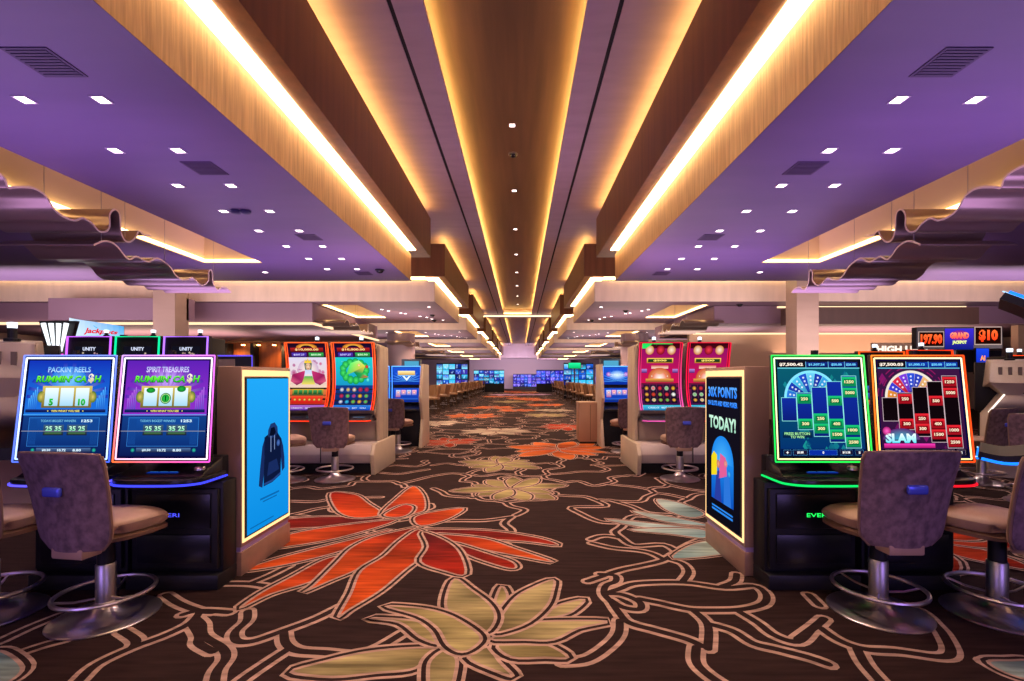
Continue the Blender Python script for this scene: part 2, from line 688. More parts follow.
# vines of the foreground
VZ = (200, 540, 4.829)
WZ = (600, 540, 4.829)
LZ = (0, 540, 4.829)
RZ = (800, 540, 4.571)
for org, pts in [
    (VZ, [(-80, 360), (0, 342), (140, 350)]),
    (VZ, [(230, 345), (225, 390), (170, 445), (180, 488), (260, 488), (400, 440), (560, 380), (680, 320)]),
    (VZ, [(405, 450), (415, 500), (470, 535), (600, 545), (740, 555), (850, 525), (980, 450)]),
    (VZ, [(430, 525), (330, 590), (200, 681), (120, 760)]),
    (VZ, [(-20, 380), (10, 410), (20, 465), (105, 520), (125, 570), (80, 640), (65, 740)]),
    (VZ, [(40, 212), (230, 212), (330, 225)]),
    (VZ, [(250, 208), (340, 170), (430, 125)]),
    (WZ, [(-60, 200), (0, 180), (100, 145), (220, 120), (310, 95), (400, 40), (470, 5), (560, -20)]),
    (WZ, [(-40, 15), (60, 38), (180, 50), (250, 65), (310, 95)]),
    (WZ, [(340, 95), (400, 115), (428, 155), (400, 200)]),
    (WZ, [(20, 260), (90, 238), (180, 210), (400, 205), (600, 230), (740, 222), (800, 260), (790, 308), (690, 335), (560, 340), (430, 335), (290, 305), (190, 285)]),
    (WZ, [(0, 165), (70, 172), (75, 200), (30, 220), (20, 260), (55, 300)]),
    (WZ, [(40, 260), (110, 265), (190, 300), (190, 335), (110, 325), (50, 290)]),
    (WZ, [(55, 300), (90, 350), (140, 400), (280, 440), (420, 480), (490, 512)]),
    (WZ, [(450, 340), (520, 410), (520, 525)]),
    (WZ, [(520, 405), (640, 440), (740, 500), (860, 530), (1014, 570), (1100, 600)]),
    (WZ, [(660, 340), (760, 400), (840, 460), (950, 492), (1014, 440)]),
    (WZ, [(465, 520), (465, 590), (520, 650), (640, 730)]),
    (WZ, [(95, 390), (90, 450), (40, 510), (-60, 575), (-180, 590)]),
    (WZ, [(590, 225), (650, 200), (660, 165)]),
    (LZ, [(0, 490), (150, 420), (300, 360)]),
    (LZ, [(30, 570), (200, 512), (320, 480)]),
    (LZ, [(590, 440), (655, 485), (640, 520)]),
    (LZ, [(300, 760), (380, 681), (470, 600), (640, 520), (800, 460), (920, 400), (970, 342)]),
    (LZ, [(800, 265), (870, 310), (970, 345), (1030, 350)]),
    (LZ, [(930, 410), (960, 460), (960, 500), (1030, 540)]),
    (RZ, [(-10, 455), (70, 395), (110, 360)]),
    (RZ, [(90, 400), (180, 460), (300, 500), (450, 510), (640, 535), (690, 512), (660, 440), (620, 390), (540, 320), (380, 270)]),
    (RZ, [(40, 250), (90, 300)]),
    (RZ, [(262, 500), (300, 570), (380, 660)]),
    (RZ, [(850, 560), (1024, 640)]),
]:
    vine(zz(*org, pts))


def flower(X, Y, r, cols, n=11, rot=None, sq=1.0, z0=None):
    rot = RND.uniform(0, 6) if rot is None else rot
    order = list(range(n))
    RND.shuffle(order)
    for k in order:
        a = rot + 2 * PI * k / n + RND.uniform(-.15, .15)
        L = r * RND.uniform(.72, 1.08)
        w = r * RND.uniform(.13, .2)
        d = Vector((math.cos(a), math.sin(a)))
        s = Vector((-d.y, d.x))
        o = Vector((X, Y))
        bend = s * RND.uniform(-.15, .15) * r
        pts = [o + d * L * .06, o + d * L * .35 + s * w * .8, o + d * L * .68 + s * w + bend * .4, o + d * L + bend,
               o + d * L * .66 - s * w + bend * .4, o + d * L * .33 - s * w * .8]
        petal([(p.x, p.y) for p in pts], cols, lw=0.018, gap=0.028, smooth=3)


FLOWERS = [
    (-0.11, 6.05, .68, GOLD2), (-0.34, 7.8, .72, GOLD2), (-1.5, 10.4, .75, RED2), (0.75, 9.35, 1.2, ORANGE),
    (-1.7, 17.4, 1.1, ORANGE), (1.35, 13.5, .95, RED2), (-2.5, 14.6, .8, WHITEP), (-0.6, 12.4, .9, WHITEP),
    (-3.6, 5.2, .7, RED2), (3.35, 4.3, .9, RED2), (-5.2, 4.3, .8, ORANGE), (4.6, 6.5, .9, RED2), (-4.6, 8.9, .8, GOLD2),
    (0.9, 17.5, .9, GOLD2), (-1.2, 22, 1.2, ORANGE), (1.2, 24, 1.2, ORANGE), (-.6, 27, 1.2, GOLD2), (.2, 31, 1.4, ORANGE),
    (-1.4, 34, 1.3, ORANGE), (1.4, 20, .9, WHITEP), (-.2, 20, .9, ORANGE), (4.4, 11, .8, WHITEP), (-4.8, 12.2, .9, RED2), (5.4, 3.2, .8, GOLD2),
    (1.1, 29, 1.3, ORANGE), (-.8, 37.5, 1.6, (hx('9f7fb8'), hx('c9a8dc'))), (.9, 37.8, 1.6, (hx('9f7fb8'), hx('c9a8dc'))), (.3, 42, 1.8, ORANGE), (-1.2, 46, 1.8, ORANGE),  # lavender pair paints purple light falling on the far carpet
    (1.5, 46, 1.8, GOLD2),
]
for X, Y, r, cols in FLOWERS:
    flower(X, Y, r, cols)

# winding vines over the rest of the carpet: the edges of a jittered net of cells
rp = random.Random(5)
pts2 = []
y = 2.0
while y < 48:
    hw = 13 if y < 14 else 4.2
    st = 0.66 if y < 12 else (0.8 if y < 20 else 1.1)
    x = -hw
    while x < hw:
        pts2.append(Vector((x + rp.uniform(-.28, .28), y + rp.uniform(-.28, .28))))
        x += st
    y += st
vv, ee, ff, *_ = delaunay_2d_cdt(pts2, [], [], 0, 1e-5)
cc, owner = [], {}
for k, f in enumerate(ff):
    a, b, c = (vv[i] for i in f)
    d = 2 * (a.x * (b.y - c.y) + b.x * (c.y - a.y) + c.x * (a.y - b.y))
    ux = (a.length_squared * (b.y - c.y) + b.length_squared * (c.y - a.y) + c.length_squared * (a.y - b.y)) / d
    uy = (a.length_squared * (c.x - b.x) + b.length_squared * (a.x - c.x) + c.length_squared * (b.x - a.x)) / d
    cc.append(Vector((ux, uy)))
    for i in range(3):
        owner.setdefault(tuple(sorted((f[i], f[(i + 1) % 3]))), []).append(k)


def foreground(p):
    """the part of the carpet whose vines are traced above"""
    if p.y <= 0:
        return True
    py = VY + F * EYE / p.y
    px = VX + p.x * F / p.y
    return py > 552 or (px < 345 and py > 538)


for e, ks in owner.items():
    if len(ks) != 2 or rp.random() < .2:
        continue
    a, b = cc[ks[0]], cc[ks[1]]
    if (a - b).length > 1.8 or (a - b).length < .05:
        continue
    m_ = (a + b) / 2
    if foreground(m_) or foreground(a) and foreground(b):
        continue
    s = Vector((-(b - a).y, (b - a).x))
    k1, k2 = rp.uniform(-.28, .28), rp.uniform(-.28, .28)
    vine([a, a.lerp(b, .33) + s * k1, a.lerp(b, .66) + s * k2, b], n=4 if m_.y < 8 else 2, gap=0.037, w=0.026)
floor = carpet.build('floor', CARPET, fix=False)
struct(floor)

# ------------------------------------------------------------------ room shell
m = MB()
m.box(-20, 20, -4, 62, 5.45, 5.6)
struct(m.build('ceiling', WALLM))
for nm, b_ in (('wall_left', (-20.2, -20, -4, 62)), ('wall_right', (20, 20.2, -4, 62)), ('wall_far', (-20, 20, 60, 60.2))):
    m = MB()
    m.box(*b_, 0, 5.6)
    struct(m.build(nm, WALLM))

ZS, ZF, ZB, ZT, ZP, ZC = 3.35, 3.88, 3.97, 4.80, 5.00, 5.25
BAYS = [(-3.5, 9.8), (12.5, 17.5), (20, 25), (27.5, 32.5), (35, 40), (42.5, 47.5), (50, 55)]
TRAYS = [(0.2, 8.28), (13.1, 16.0), (20.6, 23.5), (28.1, 31), (35.6, 38.5), (43.1, 46), (50.6, 53.5)]


def xr(side, a, b):
    p, q = CX + side * a, CX + side * b
    return (min(p, q), max(p, q))


for side in (-1, 1):
    for k, ((y0, y1), (t0, t1)) in enumerate(zip(BAYS, TRAYS)):
        out = 19.5
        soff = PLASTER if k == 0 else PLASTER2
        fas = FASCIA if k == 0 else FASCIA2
        m = MB()
        # lower soffit with the long tray opening
        x0, x1 = xr(side, 2.07, 4.26)
        m.box(x0, x1, y0, y1, ZS, ZF, 0)
        xo0, xo1 = xr(side, 5.26, out)
        m.box(xo0, xo1, y0, y1, ZS, ZF, 0)
        xt0, xt1 = xr(side, 4.26, 5.26)
        m.box(xt0, xt1, y0, t0, ZS, ZF, 0)
        m.box(xt0, xt1, t1, y1, ZS, ZF, 0)
        m.box(xt0, xt1, t0, t1, ZF - .06, ZF, 1)
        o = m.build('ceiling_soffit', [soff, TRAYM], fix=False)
        struct(o)
        # fascia skins: along the aisle, at both ends, and inside the tray
        m = MB()
        fx = CX + side * 2.07
        e = -side * .004
        m.quad((fx + e, y0, ZS), (fx + e, y1, ZS), (fx + e, y1, ZF), (fx + e, y0, ZF))
        xa, xb = xr(side, 2.07, out)
        m.quad((xa, y0 - .004, ZS), (xb, y0 - .004, ZS), (xb, y0 - .004, ZF), (xa, y0 - .004, ZF))
        m.quad((xa, y1 + .004, ZS), (xb, y1 + .004, ZS), (xb, y1 + .004, ZF), (xa, y1 + .004, ZF))
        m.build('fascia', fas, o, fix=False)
        m = MB()
        for xx, q in ((4.264, 1), (5.256, -1)):
            X = CX + side * xx
            m.quad((X, t0, ZS + .002), (X, t1, ZS + .002), (X, t1, ZF - .06), (X, t0, ZF - .06))
        for yy in (t0 + .004, t1 - .004):
            m.quad((xt0, yy, ZS + .002), (xt1, yy, ZS + .002), (xt1, yy, ZF - .06), (xt0, yy, ZF - .06))
        m.build('tray_lining', TRAYM, o, fix=False)
        m = MB()
        X = CX + side * 5.25
        m.box(min(X, X - side * .05), max(X, X - side * .05), t0 + .02, t1 - .02, ZS + .015, ZS + .05)
        m.box(xt0 + .03, xt1 - .03, t1 - .05, t1 - .012, ZS + .015, ZS + .05)
        m.build('tray_light', LED_TRAY, o)
        # walnut beam above, wider than the soffit by the light gap
        m = MB()
        xa, xb = xr(side, 1.78, out)
        yb0, yb1 = (y0 - .15 if k else y0), y1 + .6
        m.box(xa, xb, yb0, yb1, ZB, ZT, 0)
        bo = m.build('ceiling_beam', WALNUT)
        struct(bo)
        m = MB()
        xa, xb = xr(side, 1.97, 2.30)
        m.box(xa, xb, y0 + .02, y1 - .02, ZB - .012, ZB - .002)
        m.build('cove_light', LED_WARM if k == 0 else LED_COVE, bo)
        m = MB()
        xa, xb = xr(side, 2.30, out)
        if k:
            m.box(xa, xb, y0 - .06, y0 + .25, ZB - .012, ZB - .002)
            m.build('cove_light', LED_COVE, bo)
        m = MB()
        xa, xb = xr(side, 1.84, 1.93)
        m.box(xa, xb, yb0 + .1, yb1 - .1, ZT + .002, ZT + .02)
        m.build('uplight', LED_AMBER, bo)
        # panel over the aisle, one length per bay
        m = MB()
    # continuous panels and slots
    m = MB()
    xa, xb = xr(side, .788, 1.095)
    m.box(xa, xb, -4, 56, ZP, ZP + .04)
    xa, xb = xr(side, 1.141, 3.4)
    m.box(xa, xb, -4, 56, ZP, ZP + .04)
    o = struct(m.build('ceiling_panel', PANEL))
    m = MB()
    xa, xb = xr(side, 1.095, 1.141)
    m.box(xa, xb, -4, 56, ZP + .015, ZP + .05)
    m.build('slot_track', DARK, o)
    m = MB()
    xa, xb = xr(side, .84, .90)
    m.box(xa, xb, -4, 27.7, ZP + .045, ZP + .06)
    m.box(xa, xb, 28.5, 55, ZP + .045, ZP + .06)
    m.build('cove_light', LED_CENTRE, o)

m = MB()
m.box(CX - 1.3, CX + 1.3, -4, 27.8, ZC, ZC + .05)
m.box(CX - 1.3, CX + 1.3, 28.4, 56, ZC, ZC + .05)
struct(m.build('ceiling_centre', WALNUT_LONG))
m = MB()
m.box(CX - 3.4, CX + 3.4, 27.8, 28.4, 4.85, 5.4)
cb = struct(m.build('ceiling_crossbeam', PANEL))
m = MB()
m.box(CX - 2.3, CX + 2.3, 27.72, 27.795, 4.86, 4.92)
m.build('cross_light', LED_WHITE if False else glow('led_cross', (1, .75, .45), 2.5), cb)
m = MB()
m.box(CX - .78, CX + .78, 27.70, 27.78, ZP + .05, ZP + .07)
m.build('cove_light', LED_AMBER, cb)
# end of the aisle
m = MB()
m.box(-20, 20, 55.6, 59.9, 3.6, 5.4)
struct(m.build('ceiling_bulkhead', PANEL))

# side bulkheads and lower ceilings
BULK = mat('bulkhead_plaster', hx('86697e'), 0.6, noise=(.05, (1, 1, 1)))
BULKB = mat('bulkhead_brown', hx('5a4038'), 0.5, noise=(.12, (5, 5, .6)))


def bulk(name, b_, m_, led=None, ledm=LED_COVE):
    q = MB()
    q.box(*b_)
    o = struct(q.build(name, m_))
    if led:
        q = MB()
        q.box(*led)
        q.build('cove_light', ledm, o)
    return o


LEDLOW = glow('led_low', (1, .66, .38), 1.6)
bulk('ceiling_bulkhead', (-11.6, -8.2, 11.9, 12.2, 2.80, 3.34), BULK)
bulk('ceiling_bulkhead', (-16, -5.45, 12.7, 18.5, 2.76, 3.34), BULK, (-16, -5.42, 12.62, 12.69, 2.77, 2.83), LEDLOW)
bulk('trim_1', (-5.44, -5.38, 12.7, 18.5, 2.77, 2.83), LEDLOW)
bulk('ceiling_bulkhead', (7.0, 11.95, 12.6, 13.0, 2.78, 3.22), BULKB, (6.9, 11.9, 12.9, 13.0, 3.25, 3.29), LEDLOW)
bulk('ceiling_bulkhead', (5.3, 18, 13.2, 19, 2.86, 3.34), BULK)
bulk('wall_right_alcove', (5.6, 14, 16.0, 16.2, 0, 2.85), WALLT, (5.7, 13.9, 15.9, 15.96, 2.80, 2.85), LEDLOW)
bulk('wall_right_tan', (14.0, 19.9, 13.6, 13.8, 0, 3.3), WALLT)
bulk('wall_left_bar', (-19, -6.6, 19.0, 19.2, 0, 2.76), BARWOOD)
for k, (xc, dx) in enumerate(((-8.20, -.52), (6.58, .52))):
    q = MB()
    q.box(min(xc, xc + dx), max(xc, xc + dx), 11.5, 11.98, 0, 4.9)
    c_ = q.build('column_%d' % (k + 1), STONE)
    struct(c_)
    q = MB()
    q.box(min(xc, xc + dx) - .004, max(xc, xc + dx) + .004, 11.496, 11.984, 1.9, 1.91)
    q.build('joint', DARK, c_)
# ------------------------------------------------------------------ artwork on the displays
W_ = (1, 1, 1)
RA = random.Random(3)


def mixc(a, b, t):
    return tuple(a[i] + (b[i] - a[i]) * t for i in range(3))


def art_cash(c, purple):
    top = hx('5a1fae') if purple else hx('1230b0')
    mid = hx('8a2fc0') if purple else hx('1c6fd8')
    low = hx('0c1f66')
    c.rect(0, 0, 1, .42, hx('0a1850'), hx('123a80'))
    c.rect(0, .42, 1, .75, mid, mixc(mid, top, .5))
    c.rect(0, .75, 1, 1, mixc(mid, top, .5), top)
    c.up()
    for k in range(14):                                  # rays behind the title
        a = PI * k / 13
        c.poly([(.5, .62), (.5 + .49 * math.cos(a - .05), .62 + .36 * math.sin(a - .05)), (.5 + .49 * math.cos(a + .05), .62 + .36 * math.sin(a + .05))],
               [mixc(mid, W_, .25), top, top])
    c.disc(.5, .80, .22, hx('7fd0ff') if not purple else hx('c8b0ff'), mid, n=24, sy=.7)
    c.up()
    c.text("SPIRIT TREASURES" if purple else "PACKIN' REELS", .5, .905, .06, hx('bfe4ff') if not purple else hx('e4d8ff'), hx('4aa0e8') if not purple else hx('a8b0e8'), w=.52, bold=.02)
    for (x0, x1) in ((.04, .14), (.86, .96)):
        for j in range(5):
            c.rect(x0 + .022 * j, .46, x0 + .022 * j + .012, .60 + .03 * j, hx('1a4ab8'), hx('4fb4ff') if not purple else hx('b868e0'))
    c.up()
    c.text("RUMMIN' CA", .42, .802, .075, hx('064a12'), hx('0a5c18'), w=.62, bold=.07, slant=.2)
    c.text("H", .855, .802, .075, hx('064a12'), hx('0a5c18'), w=.08, bold=.07, slant=.2)
    c.up()
    c.text("RUMMIN' CA", .42, .806, .07, hx('12b82c'), hx('7dff4a'), w=.61, bold=.03, slant=.2)
    c.text("H", .855, .806, .07, hx('12b82c'), hx('7dff4a'), w=.07, bold=.03, slant=.2)
    c.text("$", .775, .81, .10, hx('c8b890'), hx('fff6d8'), w=.07, bold=.05)
    # reel window
    c.rect(.20, .50, .80, .73, hx('6a5a20'), hx('d6c060'))
    for s in (.19, .81):
        c.disc(s, .615, .05, hx('d6c060'), hx('3a6a20'), n=12, sy=1.4)
    c.up()
    for k in range(3):
        x0 = .235 + k * .185
        c.rect(x0, .52, x0 + .16, .71, hx('9fd0e8'), hx('eaf8ff'))
    c.up()
    if purple:
        c.disc(.315, .685, .055, hx('23b040'), hx('0a6a20'), n=14, sy=.6)
        c.disc(.50, .60, .065, hx('2cc84a'), hx('0a6a20'), n=18)
        c.disc(.685, .70, .055, hx('23b040'), hx('0a6a20'), n=14, sy=.7)
    else:
        c.text("5", .315, .56, .075, hx('0a8a20'), hx('28c840'), bold=.06)
        c.text("10", .685, .56, .075, hx('0a8a20'), hx('28c840'), bold=.06)
    c.up()
    if purple:
        c.text("1", .50, .60, .05, hx('053a10'), bold=.05)
        c.disc(.50, .60, .055, hx('bfe8a0'), hx('bfe8a0'), n=18, r0=.048)
    c.rect(.02, .452, .98, .485, hx('081440'), hx('1a2a70'))
    c.up()
    c.text("WIN WHAT YOU SEE", .5, .468, .021, hx('f0e070'), w=.34, bold=.03)
    c.disc(.29, .468, .008, hx('f0e070'), n=5)
    c.disc(.71, .468, .008, hx('f0e070'), n=5)
    # lower glass
    c.rect(.0, .425, 1, .432, hx('4fa8e8'))
    c.rect(.08, .10, .92, .40, hx('0b2c70'), hx('144a98'))
    c.up()
    c.frame(.08, .10, .92, .40, .006, hx('2f78c8'))
    for k in range(7):
        c.rect(.10 + k * .012, .12, .103 + k * .012, .38, hx('1d5cb0'), hx('0b2c70'))
        c.rect(.90 - k * .012, .12, .897 - k * .012, .38, hx('1d5cb0'), hx('0b2c70'))
    c.text("TODAYS BIGGEST WINNERS", .43, .365, .024, hx('7fd0e8'), w=.42)
    c.text("1253", .77, .365, .028, hx('d8f8ff'), w=.13, bold=.03)
    for k, s in enumerate((.38, .66)):
        c.rect(s - .12, .215, s + .12, .325, hx('1a2030'), hx('3a5a78'))
    c.up()
    for k, s in enumerate((.38, .66)):
        for j, d in enumerate((-.055, .055)):
            c.text("25" if (k + j) % 2 == 0 else "35", s + d, .285, .05, hx('6ad8a0'), hx('d0ffe0'), w=.08, bold=.03)
        c.rect(s - .1, .225, s + .1, .245, hx('2a3a20'), hx('4a7a50'))
    c.rect(.0, .255, 1, .262, hx('8a8fa0'))
    c.rect(.2, .04, .84, .085, hx('1a1a3a'), hx('4a6a9a'))
    c.up()
    for k, s in enumerate(("$0.50", "10.72", "8.80")):
        c.text(s, .32 + k * .18, .062, .026, hx('d8f0ff'), w=.10, bold=.03)
    c.disc(.16, .062, .025, hx('30c0a0'), hx('0a4a60'), n=10)
    c.disc(.88, .062, .025, hx('30c0a0'), hx('0a4a60'), n=10)


def art_wheel(c, green):
    if green:
        bg0, bg1, cell, cell2, gap = hx('042a6a'), hx('0a5a68'), hx('18c070'), hx('0a7a48'), hx('0a1a70')
        wheel = [hx(h) for h in ('2a78d8', '1a3ab0', '4ab8e8', '2050c8', '68c8f0', '1a3ab0', '38a0e0', 'b8d878', '2a60d0')]
        line = hx('8ae8e0')
    else:
        bg0, bg1, cell, cell2, gap = hx('301038'), hx('3a1440'), hx('e02430'), hx('8a0a18'), hx('10060c')
        wheel = [hx(h) for h in ('e08a30', '3a3ad0', 'd82848', '7a3ad8', '2a50d8', '2a40c0', 'e8b070', 'd82848', '4a48e0')]
        line = hx('c8b0b8')
    c.rect(0, 0, 1, 1, bg0, bg1)
    c.up()
    for k in range(40):
        u, v = RA.uniform(.05, .95), RA.uniform(.05, .85)
        q = RA.uniform(.02, .07)
        c.poly([(u, v - q), (u + q * .7, v), (u, v + q), (u - q * .7, v)], mixc(bg0 if k % 2 else bg1, hx('20b0a8') if green else hx('a01878'), RA.uniform(.1, .5)))
    c.up()
    # half wheel
    cu, cv, r = .40, .60, .30
    c.disc(cu, cv, r + .03, hx('e8e0d0') if not green else hx('80e0ff'), a0=0, a1=PI, n=30, r0=r)
    if not green:
        for k in range(9):
            a = PI * (k + .5) / 9
            for q in (.36, .41):
                c.disc(cu, cv, q + .012, hx('8a1858'), a0=a - .12, a1=a + .12, n=3, r0=q)
    names = ("75", "100", "50", "300", "40", "250", "60", "MINI", "80")
    for k in range(9):
        a0, a1 = PI - PI * (k + 1) / 9, PI - PI * k / 9
        c.disc(cu, cv, r, mixc(wheel[k], (0, 0, 0), .4), wheel[k], a0=a0, a1=a1, n=4, r0=.08)
    c.up()
    for k in range(9):
        a = PI - PI * (k + .5) / 9
        for j, q in enumerate((.26, .215, .17)):
            u, v = cu + q * math.cos(a), cv + q * math.sin(a) * c.asp
            c.disc(u, v, .013, mixc(wheel[k], W_, .65), n=6)
        a = PI - PI * k / 9
        c.poly([(cu + .08 * math.cos(a - .03), cv + .08 * math.sin(a - .03) * c.asp), (cu + r * math.cos(a - .008), cv + r * math.sin(a - .008) * c.asp),
                (cu + r * math.cos(a + .008), cv + r * math.sin(a + .008) * c.asp)], line)
    c.up()
    # stepped columns
    cols = [(.03, .36, .61), (.215, .27, .66), (.40, .20, .72), (.585, .14, .78), (.77, .08, .84)]
    w = .185
    for u0, v0, v1 in cols:
        c.rect(u0, v0, u0 + w, v1, gap, mixc(gap, (0, 0, 0), .3) if not green else hx('102a9a'))
    c.up()
    for u0, v0, v1 in cols:
        c.frame(u0, v0, u0 + w, v1, .006, line)
    c.up()
    cells = [(1, .595, "250"), (1, .335, "300"), (2, .39, "250"), (2, .285, "300"), (3, .575, "500"), (3, .335, "400"), (3, .225, "1500"),
             (4, .775, "1250"), (4, .66, "5000"), (4, .27, "1000"), (4, .145, "2500")]
    for k, v, s in cells:
        u0 = cols[k][0]
        c.rect(u0 + .008, v - .051, u0 + w - .008, v + .051, cell2, cell)
    c.up()
    for k, v, s in cells:
        u0 = cols[k][0]
        c.rect(u0 + .03, v - .028, u0 + w - .03, v + .028, mixc(cell2, (0, 0, 0), .25), cell2)
    c.up()
    for k, v, s in cells:
        c.text(s, cols[k][0] + w / 2, v, .032, hx('fff0b0') if green else hx('ffe8c8'), w=.028 * len(s), bold=.03)
    # top bar of amounts
    c.rect(0, .925, 1, 1, hx('0a0a14'), hx('18101c'))
    c.rect(.345, .93, .98, .985, hx('0a2a90'), hx('1040b0'))
    c.up()
    for s, u, ww in (("$7,500.42" if green else "$7,500.03", .17, .29), ("$1,507.26" if green else "$1,000.12", .48, .2), ("$50.00", .725, .13), ("$20.00", .90, .12)):
        c.text(s, u, .957, .038 if u < .3 else .028, hx('fff0e0') if u < .3 else hx('70d0ff'), w=ww, bold=.04)
    for u in (.345, .62, .82):
        c.rect(u, .925, u + .006, .99, hx('70c8f0'))
    c.rect(.0, .915, 1, .925, hx('6ad0e0') if green else hx('60b8d8'))
    # title on the lower part
    if green:
        c.rect(.03, .19, .38, .25, hx('041a40'), hx('0a3a50'))
        c.up()
        c.text("PRESS BUTTON", .2, .232, .028, hx('a8f0a0'), w=.30, bold=.02)
        c.text("TO WIN", .2, .198, .028, hx('a8f0a0'), w=.16, bold=.02)
    else:
        c.disc(.23, .17, .22, hx('2aa8c8'), hx('5a1868'), a0=0, a1=PI, n=16, sy=.6)
        c.rect(.02, .085, .62, .13, hx('a01060'), hx('f03ab0'))
        c.up()
        c.text("SLAM", .22, .185, .10, hx('50d8f0'), hx('f0ffff'), w=.36, bold=.05)
        c.disc(.06, .26, .05, hx('ff60c0'), hx('a01868'), n=12)
    # meters along the bottom
    c.rect(0, 0, 1, .075, hx('080818') if not green else hx('041440'))
    c.up()
    for u0, u1, s in ((.03, .12, "+"), (.14, .31, "$0.88"), (.33, .66, "0"), (.69, .84, "$13.58"), (.87, .97, "II")):
        c.rect(u0, .01, u1, .066, hx('0a2a9a') if (green and u1 - u0 > .3) else hx('1a1430'))
        c.frame(u0, .01, u1, .066, .004, hx('4aa8e0') if green else hx('9a8090'))
    c.up()
    for u, s in ((.075, "+"), (.225, "$0.88"), (.495, "0"), (.765, "$13.58"), (.92, "II")):
        c.text(s, u, .038, .026, W_, bold=.03)


